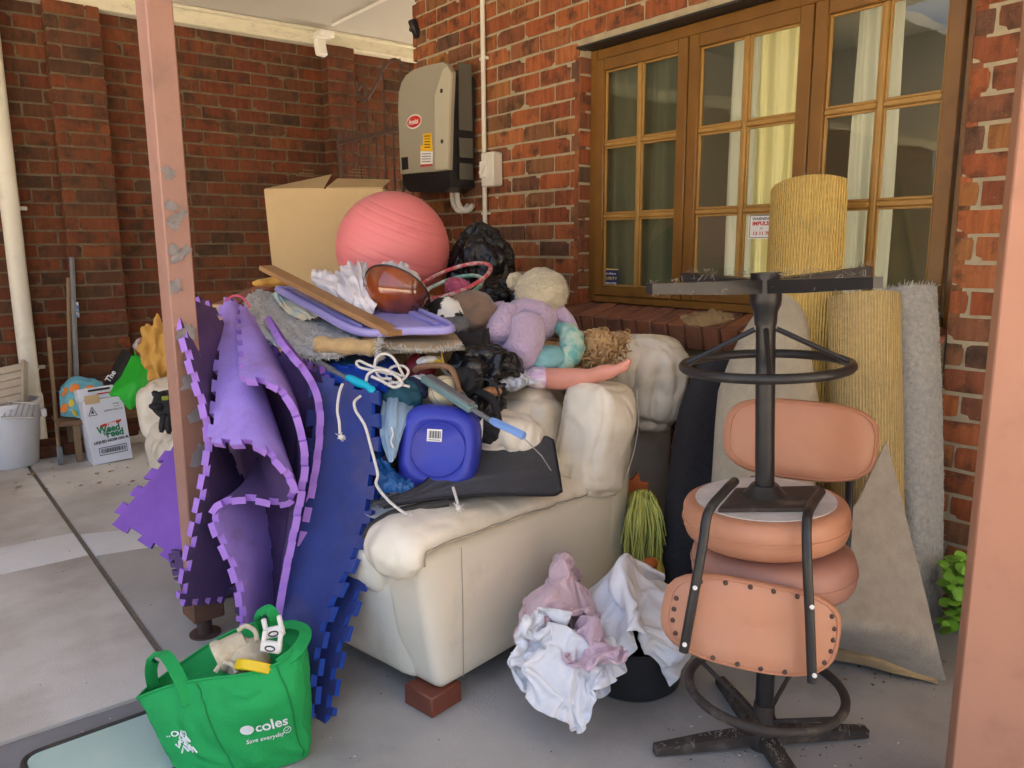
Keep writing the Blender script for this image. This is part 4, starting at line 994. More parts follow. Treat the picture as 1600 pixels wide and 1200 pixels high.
# cream carpet rolled into a cone
P = [dp(1234, 466, 2.74), dp(1222, 500, 2.70), dp(1206, 560, 2.62), dp(1197, 640, 2.56), dp(1192, 740, 2.50), dp(1186, 860, 2.46), fl(1184, 985)]
b = MB(); b.tube(crv(P, 40), [.050 + .108 * min(1, i / 18) for i in range(40)], 26)
tag(b.build('carpet_roll', m_cream, angle=60), 'cream carpet roll narrowing upwards behind the swivel chairs', 'carpet roll', 'carpet rolls against the wall')
# black carpet sheet
G = [[dp(1094, 566, 2.98), dp(1063, 640, 2.90), dp(1046, 740, 2.80), dp(1038, 840, 2.74), fl(1042, 955)],
     [dp(1125, 556, 2.90), dp(1100, 640, 2.80), dp(1084, 740, 2.70), dp(1076, 840, 2.62), fl(1076, 985)],
     [dp(1168, 545, 2.86), dp(1150, 640, 2.76), dp(1138, 740, 2.66), dp(1130, 840, 2.58), fl(1128, 1000)]]
b = MB(); b.sheet(patch(G, 16, 26), .012, (0, 0, 1)); fz = fuzz(b, 5000, .006, .0007, 5); bc = tag(b.build('carpet_sheet', [m_blackc, m_web], angle=60), 'black carpet piece leaning on the brick wall beside the sofa', 'carpet')
fz.build('pile', m_blackc, bc, angle=0, kind='stuff', rec=False); f = MB(); fringe(f, G[0], 120, .007, .0007, 4, (0, 0, 0)); f.build('frayed_edge', m_web, bc, angle=0, kind='stuff')
# grey-blue shaggy carpet
G = [[dp(1372, 455, 2.60), dp(1378, 560, 2.58), dp(1384, 700, 2.56), dp(1392, 840, 2.54), fl(1400, 1000)],
     [dp(1410, 448, 2.55), dp(1418, 560, 2.52), dp(1424, 700, 2.50), dp(1428, 840, 2.48), fl(1432, 990)],
     [dp(1447, 447, 2.56), dp(1452, 560, 2.53), dp(1455, 700, 2.52), dp(1456, 840, 2.51), fl(1456, 975)],
     [dp(1460, 448, 2.60), dp(1466, 560, 2.58), dp(1470, 700, 2.57), dp(1470, 840, 2.56), fl(1468, 968)]]
b = MB(); PP = patch(G, 22, 60)
for i, r_ in enumerate(PP):
    for j, p in enumerate(r_): r_[j] = p + V((-.6, -.8, 0)) * .004 * fn(p, 30)
b.sheet(PP, .016); fz = fuzz(b, 9000, .009, .0009, 3); gc = tag(b.build('carpet_sheet', m_greyc, angle=60), 'grey-blue shaggy carpet sheet standing against the wall by the green plant', 'carpet')
fz.build('pile', m_greyc, gc, angle=0, kind='stuff', rec=False); f = MB(); fringe(f, [r_[0] for r_ in PP], 160, .016, .0012, 5, (0, 0, .8)); fringe(f, PP[-1][:50], 200, .010, .0010, 6, (.4, -.4, 0)); f.build('frayed_edge', fib('pale_tuft', (.55, .54, .47), (.42, .41, .36)), gc, angle=0, kind='stuff')
# stiff grey underlay, a leaning triangle
G = [[dp(1384, 690, 2.40), dp(1400, 750, 2.37), dp(1422, 840, 2.32), dp(1442, 920, 2.28), dp(1462, 1005, 2.22), onz(1478, 1062, .012)],
     [dp(1360, 740, 2.36), dp(1372, 800, 2.32), dp(1385, 870, 2.27), dp(1395, 940, 2.22), dp(1405, 990, 2.18), onz(1410, 1046, .03)],
     [dp(1325, 800, 2.30), dp(1330, 850, 2.27), dp(1333, 900, 2.24), dp(1334, 950, 2.20), dp(1332, 985, 2.18), onz(1318, 1012, .07)],
     [dp(1262, 800, 2.34), dp(1258, 850, 2.31), dp(1254, 900, 2.28), dp(1250, 940, 2.25), dp(1246, 970, 2.22), onz(1240, 990, .08)]]
b = MB(); b.sheet(patch(G, 18, 26), .008); tag(b.build('underlay_sheet', m_under, angle=60), 'stiff grey felt underlay propped in a triangle behind the swivel chairs', 'underlay')
b = MB(); b.sheet(patch([[onz(1300, 1030, .02), onz(1350, 1038, .03), onz(1400, 1052, .02), onz(1466, 1068, .008)], [onz(1290, 1010, .05), onz(1350, 1022, .07), onz(1400, 1036, .05), onz(1460, 1055, .01)], [onz(1290, 990, .01), onz(1350, 1000, .01), onz(1400, 1016, .01), onz(1450, 1040, .006)]], 12, 16), .006)
tag(b.build('cloth_scrap', m_tan, angle=60), 'crumpled tan carpet scrap on the floor under the grey underlay', 'rag')
# ================================================================ the junk pile
m_card = mat('cardboard', (.58, .43, .225), (.52, .38, .195), 3, .85, .0004, 60, dirt=(.36, .25, .13), da=.03, ds=4)
m_cardd = mat('cardboard_inside', (.34, .23, .12), None, rough=.9)
m_ball = mat('pink_rubber', (.84, .26, .27), (.79, .22, .24), 3, .42, .0003, 120, dirt=(.55, .12, .13), da=.02, ds=6)
m_bin = mat('black_bin_film', (.010, .010, .011), (.016, .016, .018), 6, .22, wr=(.016, 20.))
m_tissue = mat('white_tissue', (.76, .74, .78), (.70, .68, .73), 8, .55, trans=0.)
m_wood = mat('raw_plank', (.42, .235, .10), (.33, .18, .075), 1., .62, .001, 1., stretch=(5, 5, 40), dirt=(.24, .13, .06), da=.04, ds=.4)
m_lid = mat('lilac_plastic', (.36, .33, .68), (.33, .30, .64), 4, .35, spec=.5)
m_amber = mat('amber_gloss', (.34, .07, .012), (.05, .012, .012), 4, .05, coat=1., ctr=.3)
m_bluep = mat('blue_plastic', (.035, .05, .42), (.03, .045, .38), 4, .38, .0002, 80, dirt=(.08, .09, .36), da=.03, ds=8)
m_rope = mat('white_rope', (.72, .70, .66), (.58, .56, .51), 40, .85, .0015, 150)
m_felt2 = mat('black_felt_mat', (.022, .022, .025), (.04, .04, .045), 90, .95, .0012, 250, sheen=.2)
m_bind = mat('black_binding', (.008, .008, .009), None, rough=.6)
m_plush = mat('cream_plush', (.68, .60, .42), (.50, .44, .29), 40, .95, .014, 60, sheen=.5)
m_plush2 = mat('lilac_plush', (.64, .49, .66), (.50, .36, .53), 70, .95, .012, 75, sheen=.5)
m_skin = mat('doll_vinyl', (.74, .33, .24), (.70, .30, .22), 4, .42, sss=.1)
m_hair = mat('doll_hair', (.42, .25, .11), (.56, .37, .18), 30, .3)
m_teal = mat('teal_print_cloth', (.16, .44, .42), (.45, .60, .48), 22, .85, .001, 60, ctr=.15)
m_teal2 = mat('teal_cloth', (.22, .46, .47), (.18, .40, .41), 10, .85, .001, 60)
m_lilp = mat('lilac_print_cloth', (.62, .42, .66), (.75, .68, .74), 40, .85, .001, 70, ctr=.2)
m_wprint = mat('white_print_cloth', (.70, .74, .80), (.62, .68, .76), 8, .7, dirt=(.55, .12, .08), da=-.06, ds=9)
m_brownc = mat('brown_cloth', (.20, .13, .085), (.16, .10, .065), 6, .9, .002, 90, sheen=.3)
m_bw = mat('black_white_print', (.75, .74, .70), (.012, .012, .012), 14, .8, ctr=.04)
m_black2 = mat('black_cloth', (.014, .014, .015), (.022, .021, .022), 6, .75, .002, 60)
m_clear = mat('pale_blue_film', (.33, .46, .58), (.27, .40, .52), 5, .25, alpha=.82)
m_bluefilm = mat('blue_film', (.01, .06, .20), (.01, .10, .30), 8, .15)
m_pinkh = mat('pink_hoop', (.70, .10, .13), (.75, .55, .5), 30, .3, ctr=.1)
m_greenh = mat('green_hoop', (.18, .50, .36), (.6, .7, .62), 30, .3, ctr=.1)
m_maroon = mat('maroon_rubber', (.16, .012, .02), (.20, .02, .025), 5, .4)
m_teall = mat('teal_grey_plastic', (.13, .22, .22), (.16, .25, .25), 10, .35)
m_ltblue = mat('light_blue_plastic', (.20, .36, .72), (.17, .32, .66), 6, .35)
m_cyan = mat('cyan_plastic', (.0, .40, .58), None, rough=.35)
m_grey = mat('grey_pole', (.17, .18, .19), (.13, .135, .14), 12, .4)
m_rubber = mat('black_rubber', (.02, .02, .02), (.04, .036, .03), 12, .6, .0008, 60)
m_yball = mat('cream_ball', (.72, .64, .40), (.66, .58, .34), 6, .45)
m_orange = mat('orange_toy', (.62, .16, .03), (.55, .13, .025), 6, .6)
m_yfoam = mat('yellow_foam', (.66, .38, .09), (.56, .30, .06), 8, .9, .003, 60)
m_lime = mat('lime_yarn', (.62, .64, .17), (.50, .52, .12), 20, .9)
m_steel = mat('wire_steel', (.42, .42, .42), None, rough=.35, metal=.8)
def heap(name, label, cat, c, r, m, amp=.03, sc_=7., seed=0., sub=5, rot=(0, 0, 0), flat=None, aniso=(1, 1, 1), parent=None, group=None, fine=.12, shape=None):
    "crumpled lump: sphere with creased relief"
    M = T(*c) @ Euler([R(a) for a in rot]).to_matrix().to_4x4(); an = V(aniso)
    def f(p):
        q = V((p.x * r[0], p.y * r[1], p.z * r[2])); s = V((q.x * an.x, q.y * an.y, q.z * an.z))
        if shape: q = shape(p, q)
        k = amp * (1.2 * folds(s * sc_ * .8, .8, seed) + .6 * fn(s, sc_ * .6, seed) + fine * ridge(s, sc_ * 2.2, seed + 5, 2)); q = q * (1 + k / max(r) ) + p * k * .6
        if flat is not None and q.z < flat: q.z = flat + (q.z - flat) * .12
        return q
    b = MB(); b.ico(sub, f, 0, M)
    o = b.build(name, m, parent, angle=70)
    return o if parent is not None else tag(o, label, cat, group)
def drape(ctrl, nu, nv, amp=.01, fu=6., fv=2., seed=0., th=.003):
    P = patch(ctrl, nu, nv); out = []
    for i in range(nu):
        row = []
        for j in range(nv):
            du = P[min(i + 1, nu - 1)][j] - P[max(i - 1, 0)][j]; dv = P[i][min(j + 1, nv - 1)] - P[i][max(j - 1, 0)]
            n = du.cross(dv); n = n.normalized() if n.length > 1e-9 else V((0, 0, 1))
            u, v = i / (nu - 1), j / (nv - 1); q = V((u * fu, v * fv, seed))
            k = amp * (1.5 * folds(V((u * fu * .45, v * fv * .45, seed)), 1., seed) + .35 * noise.noise(q * 1.3))
            row.append(P[i][j] + n * k)
        out.append(row)
    return out
def cloth(name, label, cat, ctrl, m, nu=40, nv=40, amp=.01, fu=6., fv=2., seed=0., th=.003, parent=None, group=None, pile=0):
    ctrl = [Pd(r) for r in ctrl]; b = MB(); b.sheet(drape(ctrl, nu, nv, amp, fu, fv, seed), th)
    o = b.build(name, m, parent, angle=80)
    if pile: fuzz(b, pile, .012, .0011, 2).build('pile', m, o, angle=0, kind='stuff', rec=False)
    return o if parent is not None else tag(o, label, cat, group)
# ---- hidden packing that carries the pile
for (x, y, sx, sy, sz, z, rz, lab) in ((1.46, 2.62, .62, .52, .40, .50, 11, 'brown carton under the plank in the middle of the junk pile'), (1.72, 3.18, .70, .62, .98, 0, 20, 'brown carton underneath the pink ball behind the sofa'), (2.25, 2.98, .42, .55, .80, 0, 8, 'brown carton under the black bin bags by the house wall')):
    b = MB(); b.box((0, 0, sz / 2), (sx, sy, sz), M=T(x, y, z, 0, 0, rz), b=.006); o = thing('buried_carton', lab, 'box', (x, y, z)); b.build('carton', m_card, o)
    for s_ in (-1, 1):
        b = MB(); b.box((s_ * sx * .25, 0, sz + .004), (sx * .49, sy * .99, .005), M=T(x, y, z, 0, 0, rz), b=.001); b.build('flap', m_card, o)
# ---- tall cardboard carton
ct = thing('tall_carton', 'tall open cardboard carton standing behind the pink ball', 'box', (1.55, 3.95, 0))
t0 = 4.1
A, B_ = dp(414, 296, t0), dp(597, 289, t0 - .03); zt = A.z; ex = (B_ - A); ex.z = 0; W_ = ex.length; ex.normalize(); ez = V((-ex.y, ex.x, 0)); D_ = .42
def cb(q): return A + ex * q[0] + ez * q[1] + V((0, 0, q[2]))
bl, br = (.07, .02, -zt), (W_ - .01, .02, -zt)
b = MB(); F0 = [[cb((bl[0] * (1 - v) + 0 * v + (W_ - .01 * (1 - v) - (bl[0] * (1 - v))) * u, .012 * math.sin(3 * u + 5 * v), -zt * (1 - v) - (.0 if v < 1 else 0))) for v in [j / 10 for j in range(11)]] for u in [i / 10 for i in range(11)]]
b.sheet(F0, .006); b.build('side', m_card, ct, angle=50)
for (p, q) in (((0, 0), (0, D_)), ((0, D_), (W_, D_)), ((W_, 0), (W_, D_))):
    b = MB(); G = [[cb((p[0] + (q[0] - p[0]) * u + (.07 * (1 - v) if p[0] == 0 and q[0] == 0 else 0), p[1] + (q[1] - p[1]) * u, -zt * (1 - v) - .001)) for v in (0, .5, 1)] for u in (.01, .5, .99)]
    b.sheet(G, .006); b.build('side', m_card, ct, angle=50)
for (u0, u1, h, dz) in ((0, .50, .030, .060), (.52, 1.0, .034, .045)):
    b = MB(); G = [[cb((W_ * (u0 + (u1 - u0) * i / 6) - .02 * (j / 4) * (u0 == 0), .004 + .24 * j / 4, .003 + (h + dz * (i / 6 if u0 == 0 else .75 - .2 * i / 6)) * j / 4)) for j in range(5)] for i in range(7)]
    b.sheet(G, .005); b.build('flap', m_card, ct, angle=50)
b = MB()
for (u, w_) in ((.3, .10), (.75, .14)):
    for k in range(3): b.box(cb((W_ * u, .10 + k * .03, .075 + k * .018)), (w_ * (1 - .2 * k), .006, .002), b=.0002)
b.build('print', mat('faint_print', (.30, .20, .10), None, rough=.9), ct, angle=0)
b = MB(); b.tube([cb((W_ * .04, -.004, -.035)), cb((W_ * .34, -.005, -.03))], .0015, 5); b.build('crease', m_cardd, ct)
# ---- ball
c = dp(614, 389, 3.5); rb = 88 * 3.5 / 1215; b = MB(); pr = []
for i in range(121):
    a = -math.pi / 2 + math.pi * i / 120; k = rb
    if 24 < i < 96 and i % 6 == 0: k -= .0035
    pr.append((k * math.cos(a), k * math.sin(a)))
b.lathe(pr, 72, T(c.x, c.y, c.z, 18, 14, 0)); tag(b.build('exercise_ball', m_ball, angle=60), 'big pink ribbed exercise ball on top of the pile', 'ball')
# ---- bin bags
heap('bin_bag', 'upright black bin bag against the brick wall beside the pink ball', 'bin bag', dp(748, 425, 3.62), (.15, .14, .20), m_bin, .040, 6., 3., 6, aniso=(1.5, 1.5, .5), fine=.10, group='black bin bags')
heap('bin_bag', 'black bin bag between the hoops and the teddy bear', 'bin bag', dp(780, 468, 3.3), (.13, .13, .10), m_bin, .030, 7., 9., 6, fine=.10, group='black bin bags')
heap('bin_bag', 'torn black bin bag slumped beside the brush handle', 'bin bag', dp(762, 582, 2.62), (.125, .11, .085), m_bin, .032, 8., 12., 6, fine=.10, aniso=(1, 1, 1.3), group='black bin bags')
heap('bin_bag', 'small black bin bag tucked behind the blue container', 'bin bag', dp(745, 645, 2.52), (.10, .09, .07), m_bin, .030, 8., 15., 5, fine=.10, group='black bin bags')
cloth('black_cloth', 'limp black cloth hanging below the brown cushion', 'cloth', [[(715, 520, 2.72), (716, 560, 2.66), (722, 602, 2.62)], [(745, 516, 2.70), (745, 560, 2.64), (748, 600, 2.60)], [(766, 512, 2.74), (764, 555, 2.68), (768, 590, 2.64)]], m_black2, 24, 24, .012, 4, 3, 2.)
# ---- hoops
for (cx, cy_, m, lab, dz) in ((708, 438, m_pinkh, 'pink striped hula hoop beside the pink ball', 0), (700, 444, m_greenh, 'mint green hula hoop under the pink striped one', -.03)):
    o = dp(cx, cy_, 3.2); o.z += dz; e1 = (dp(768, 424, 3.15) - dp(700, 440, 3.2)).normalized(); e2 = (dp(690, 470, 3.0) - dp(700, 418, 3.45)); e2 = (e2 - e1 * e1.dot(e2)).normalized()
    b = MB(); r_ = .16 if dz == 0 else .145
    b.tube([o + e1 * r_ * math.cos(a) + e2 * r_ * 1.25 * math.sin(a) for a in [i / 60 * 6.2832 for i in range(60)]], .0085, 8, closed=True); tag(b.build('hula_hoop', m), lab, 'hoop', 'hula hoops')
# ---- plastic bag with tissue, amber bowl
cloth('tissue_paper', 'crumpled white tissue beside the amber bowl', 'tissue', [[(492, 420, 2.95), (488, 440, 2.88), (520, 470, 2.80), (560, 490, 2.72)], [(520, 425, 2.92), (530, 440, 2.80), (545, 470, 2.70), (572, 492, 2.66)], [(545, 410, 2.92), (555, 430, 2.78), (565, 460, 2.68), (585, 482, 2.66)], [(572, 404, 2.95), (575, 425, 2.84), (582, 450, 2.74), (592, 470, 2.70)]], m_tissue, 46, 40, .028, 7, 5, 1.)
cloth('tissue_paper', 'white tissue stuffed into the amber bowl', 'tissue', [[(590, 440, 2.85), (596, 425, 2.84), (602, 412, 2.88), (615, 416, 2.92)], [(600, 446, 2.76), (612, 436, 2.74), (622, 424, 2.80), (630, 412, 2.88)], [(620, 452, 2.74), (632, 444, 2.72), (640, 432, 2.78), (640, 418, 2.88)], [(660, 470, 2.74), (668, 466, 2.74), (664, 452, 2.80), (652, 436, 2.86)]], m_tissue, 40, 36, .02, 6, 5, 4.)
bo = dp(621, 452, 2.74); nrm_ = (UP * .80 + RT * .34 + FW * .60).normalized()
e1 = (dp(672, 474, 2.76) - dp(570, 436, 2.76)); e1 = (e1 - nrm_ * e1.dot(nrm_)).normalized(); bwl = thing('amber_bowl', 'glossy amber and black bowl tilted on the purple lid', 'bowl', bo - V((0, 0, .08)))
Mb = axes(bo, e1, nrm_.cross(e1), nrm_); pr = [(.0, -.135), (.035, -.130), (.068, -.112), (.094, -.080), (.110, -.042), (.117, 0.), (.111, 0.), (.104, -.04), (.088, -.075), (.0, -.125)]
b = MB(); b.lathe(pr, 48, Mb @ Matrix.Diagonal((1.03, .92, .72, 1))); b.build('shell', m_amber, bwl, angle=50)
b = MB(); b.tube([Mb @ V((.118 * 1.03 * math.cos(i / 48 * 6.2832), .118 * .92 * math.sin(i / 48 * 6.2832), .001)) for i in range(48)], .0035, 6, closed=True); b.build('rim', m_black, bwl)
b = MB(); b.ico(4, lambda p: V((p.x * .098, p.y * .088, max(-.03, p.z * .035 + .012 * ridge(p, 3, 2)))), 0, Mb); b.build('lining', m_tissue, bwl, angle=70)
heap('lumpy_rag', 'black and white patterned cloth wedged by the purple lid', 'cloth', dp(697, 490, 2.82), (.06, .06, .05), m_bw, .02, 9, 2., 4)
# ---- brown cushion
heap('brown_cushion', 'plain brown cushion beside the purple lid', 'cushion', dp(736, 494, 2.86), (.085, .10, .075), m_brownc, .022, 7, 5., 5)
# ---- lilac lid, plank, board
ld_ = thing('tub_cover', 'lilac plastic tub lid lying under the plank', 'lid', dp(570, 510, 2.7))
c00, c10, c11, c01 = dp(428, 452, 2.98), dp(560, 522, 2.50), dp(712, 516, 2.50), dp(600, 462, 2.98)
def bil(u, v, n=0.):
    p = (c00.lerp(c10, u)).lerp(c01.lerp(c11, u), v); nn_ = (c10 - c00).cross(c01 - c00).normalized(); nn_ = nn_ if nn_.z > 0 else -nn_; return p + nn_ * n
b = MB(); b.sheet([[bil(i / 12, j / 12) for j in range(13)] for i in range(13)], .004); b.build('panel', m_lid, ld_, angle=40)
b = MB(); rm_ = [bil(.02, .02, .004), bil(.5, .0, .004), bil(.98, .02, .004), bil(1.0, .5, .004), bil(.98, .98, .004), bil(.5, 1., .004), bil(.02, .98, .004), bil(0, .5, .004)]
b.tube(crv(rm_ + [rm_[0]], 60), .011, 8, flat=1.3); b.build('rim', m_lid, ld_)
for (u0, u1, v0, v1) in ((.86, .97, .45, .78), (.1, .9, .08, .14), (.1, .9, .86, .92)):
    b = MB(); b.sheet([[bil(u0 + (u1 - u0) * i / 3, v0 + (v1 - v0) * j / 3, .008) for j in range(4)] for i in range(4)], .010); b.build('raised_edge', m_lid, ld_, angle=40)
for (lab, a_, b_, w_, h_, m) in (('long bare timber plank lying across the lid', dp(416, 418, 2.98), dp(618, 521, 2.47), .062, .018, m_wood), ('grey weathered board under the tan carpet', dp(560, 549, 2.50), dp(724, 541, 2.55), .12, .012, mat('weathered_board', (.16, .14, .11), (.22, .20, .16), 1., .8, .001, 1., stretch=(20, 20, 20)))):
    M = frame(a_, b_); b = MB(); b.box((0, 0, (b_ - a_).length / 2), (w_, h_, (b_ - a_).length), M=M, b=.002); tag(b.build('timber_plank', m), lab, 'plank')
b = MB(); M = frame(dp(350, 478, 3.0), dp(412, 452, 3.2)); b.box((0, 0, .12), (.10, .02, .26), M=M, b=.003); tag(b.build('fibreboard_piece', mat('red_board', (.28, .10, .055), (.24, .09, .05), 8, .6)), 'reddish board edge showing behind the lilac mats', 'board')
b = MB(); b.box((0, 0, 0), (.09, .02, .09), M=T(*dp(350, 495, 2.85), 0, 0, -30), b=.003); tag(b.build('card_scrap', m_card), 'small cardboard scrap behind the toothed purple edge', 'cardboard')
# ---- grey shag carpet draped, tan backing roll
G = [[(402, 455, 3.02), (384, 470, 2.90), (392, 500, 2.74), (425, 535, 2.58), (470, 556, 2.48)], [(430, 462, 3.02), (425, 490, 2.84), (440, 512, 2.70), (470, 535, 2.54), (500, 556, 2.45)], [(470, 480, 3.0), (480, 500, 2.82), (500, 516, 2.68), (525, 530, 2.56), (535, 552, 2.46)], [(520, 495, 2.95), (535, 505, 2.84), (550, 512, 2.72), (565, 520, 2.62), (560, 528, 2.54)]]
o = cloth('carpet_offcut', 'grey shaggy carpet offcut draped over the left of the pile', 'carpet', G, m_shag, 46, 46, .010, 9, 9, 3., .020, pile=9000)
f = MB(); GP = [Pd(r) for r in G]; fringe(f, [r[-1] for r in GP], 260, .018, .0014, 8, (0, -.3, -.6)); fringe(f, GP[0], 150, .012, .0013, 9, (-.4, -.2, .2)); fringe(f, GP[-1], 200, .016, .0013, 10, (.2, -.4, 0)); f.build('frayed_edge', m_shag, o, angle=0, kind='stuff')
P = crv([dp(494, 538, 2.46), dp(530, 540, 2.45), dp(575, 543, 2.44), dp(592, 547, 2.44)], 20)
b = MB(); b.tube(P, [.030 + .004 * math.sin(i) for i in range(20)], 20, flat=.85, caps=False)
o = tag(b.build('carpet_offcut', m_tan, angle=60), 'tan-backed carpet offcut rolled under the plank end', 'carpet'); f = MB()
for k in range(0, 20, 1):
    a = k / 20 * 6.28; f_ = P[-1] + UP * .03 * math.sin(a) * .9 + V((RT.y, -RT.x, 0)) * .03 * math.cos(a); fringe(f, [f_, f_ + UP * .004], 16, .016, .0013, k, (.3, -.3, 0))
f.build('frayed_edge', m_shag, o, angle=0, kind='stuff')
G = [[(590, 540, 2.47), (640, 546, 2.45), (690, 545, 2.46), (722, 538, 2.48)], [(600, 528, 2.58), (645, 530, 2.58), (690, 530, 2.58), (715, 528, 2.58)], [(610, 518, 2.70), (650, 520, 2.70), (690, 522, 2.70), (708, 520, 2.70)]]
o = cloth('carpet_offcut', 'flat tan carpet offcut under the front of the purple lid', 'carpet', G, m_tan, 20, 30, .004, 5, 5, 3., .012); f = MB(); fringe(f, Pd(G[0]), 320, .014, .0013, 11, (0, -.4, -.3)); f.build('frayed_edge', m_shag, o, angle=0, kind='stuff')
cloth('paper_scrap', 'cream and mint paper scraps beside the grey carpet', 'paper', [[(425, 458, 2.96), (440, 480, 2.86), (470, 500, 2.74)], [(445, 456, 2.98), (460, 474, 2.86), (490, 496, 2.74)], [(470, 455, 2.98), (480, 470, 2.88), (505, 490, 2.76)]], mat('cream_paper', (.66, .60, .44), (.42, .55, .52), 9, .7, ctr=.15), 24, 24, .02, 6, 4, 3.)
# ---- pole with cyan grip
pg = thing('mop_pole', 'grey mop pole with a cyan grip pointing out of the pile', 'pole', dp(545, 590, 2.35))
b = MB(); b.tube([dp(455, 545, 2.55), dp(520, 580, 2.42)], .013, 12); b.build('outer_tube', m_grey, pg)
b = MB(); b.tube([dp(518, 579, 2.42), dp(548, 595, 2.37)], .0085, 12); b.build('inner_tube', m_grey, pg)
b = MB(); b.tube(crv([dp(543, 590, 2.37), dp(560, 598, 2.35), dp(575, 604, 2.33), dp(585, 613, 2.31)], 14), [.010, .013, .014, .014, .014, .0135, .013, .0125, .012, .012, .0125, .0125, .011, .006], 12); b.build('grip', m_cyan, pg)
# ---- blue container seen from its base
c = dp(684, 702, 2.27); nrm_ = (CO - c).normalized(); nrm_ = (nrm_ + V((0, 0, -.05)) + RT * -.10).normalized(); up_ = (UP - nrm_ * UP.dot(nrm_)).normalized(); up_ = (up_ + up_.cross(nrm_) * .10).normalized()
Mc = axes(c, up_.cross(nrm_), up_, nrm_); dr = thing('blue_container', 'blue plastic container lying with its base outward and a barcode sticker', 'container', c - V((0, 0, .12)))
pr = [(.0, -.004), (.078, -.004), (.080, -.001), (.083, -.001), (.086, 0), (.094, -.001), (.104, -.007), (.114, -.020), (.120, -.040), (.122, -.07), (.122, -.13), (.120, -.22), (.10, -.25), (.0, -.252)]
b = MB(); b.lathe(pr, 64, Mc @ Matrix.Diagonal((1.0, 1.07, 1, 1)), sq=3.4); b.build('body', m_bluep, dr, angle=60)
b = MB(); b.tube([Mc @ V((.079 * math.cos(i / 48 * 6.2832), .079 * math.sin(i / 48 * 6.2832), -.001)) for i in range(48)], .0022, 6, closed=True); b.build('base_ring', m_bluep, dr)
b = MB(); b.box((-.012, .04, -.0025), (.044, .036, .001), M=Mc @ T(0, 0, 0, 0, 0, 3), b=.0002)
for i in range(14): b.box((-.028 + i * .0026, .042, -.0018), (.0008 + .0008 * (i % 3), .022, .0005), M=Mc @ T(0, 0, 0, 0, 0, 3), b=.00005, mi=1)
b.box((-.012, .0265, -.0018), (.034, .002, .0005), M=Mc @ T(0, 0, 0, 0, 0, 3), b=.00005, mi=1); b.build('barcode_sticker', [m_paper, m_ink], dr, angle=0)
b = MB(); b.sheet(patch([Pd([(728, 645, 2.36), (746, 660, 2.36), (755, 652, 2.36)]), Pd([(740, 690, 2.36), (750, 690, 2.36), (754, 680, 2.36)]), Pd([(742, 712, 2.36), (746, 708, 2.36), (749, 700, 2.36)])], 12, 10), .006); b.build('handle', m_white, dr, angle=50)
# ---- films
cloth('blue_film_bag', 'pale blue translucent bag hanging beside the blue container', 'bag', [[(602, 598, 2.42), (596, 640, 2.34), (594, 680, 2.30), (608, 722, 2.27)], [(618, 606, 2.40), (615, 640, 2.30), (612, 680, 2.26), (612, 722, 2.25)], [(650, 626, 2.40), (640, 650, 2.30), (628, 680, 2.27), (617, 718, 2.26)]], m_clear, 30, 40, .012, 6, 2, 7., .0015)
cloth('blue_film_wrap', 'dark blue plastic wrap bunched below the pale blue bag', 'bag', [[(585, 700, 2.32), (588, 735, 2.26), (590, 772, 2.20)], [(605, 720, 2.28), (612, 745, 2.20), (620, 770, 2.18)], [(618, 740, 2.28), (640, 752, 2.22), (650, 768, 2.20)]], m_bluefilm, 30, 30, .02, 5, 5, 2., .001)
# ---- black car mat over the arm
mt = thing('car_mat', 'black felt floor mat lying over the sofa seat', 'mat', dp(760, 740, 2.3))
G = [[(582, 786, 2.20), (650, 764, 2.20), (700, 722, 2.42), (770, 700, 2.44), (825, 696, 2.44), (850, 684, 2.44), (864, 688, 2.42)], [(590, 790, 2.17), (650, 778, 2.17), (720, 755, 2.26), (780, 745, 2.28), (820, 740, 2.29), (858, 735, 2.30), (872, 735, 2.30)], [(600, 794, 2.15), (650, 784, 2.15), (720, 776, 2.17), (780, 774, 2.19), (820, 773, 2.20), (862, 773, 2.22), (877, 768, 2.23)]]
PP = drape([Pd(r) for r in G], 22, 50, .006, 3, 4, 3.)
b = MB(); b.sheet(PP, .006); b.build('felt', m_felt2, mt, angle=60)
b = MB(); b.tube(PP[0] + [r[-1] for r in PP][1:] + PP[-1][::-1][1:], .0048, 8); b.build('binding', m_bind, mt)
# ---- rubber tyre-like ring edge and plate below
b = MB(); b.tube(crv([dp(572, 842, 2.13), dp(580, 825, 2.13), dp(610, 806, 2.14), (dp(650, 795, 2.15)), dp(700, 784, 2.17)], 30), .016, 12, flat=.8); tag(b.build('rubber_strip', m_rubber, angle=60), 'black rubber strip lying along the sofa arm', 'strip')
b = MB(); b.lathe([(0, 0), (.06, 0), (.085, .01), (.088, .012), (.06, .004), (0, .004)], 32, T(*dp(612, 792, 2.28), 12, -8, 0)); tag(b.build('white_plate', m_white, angle=50), 'white plastic plate edge showing under the black mat', 'plate')
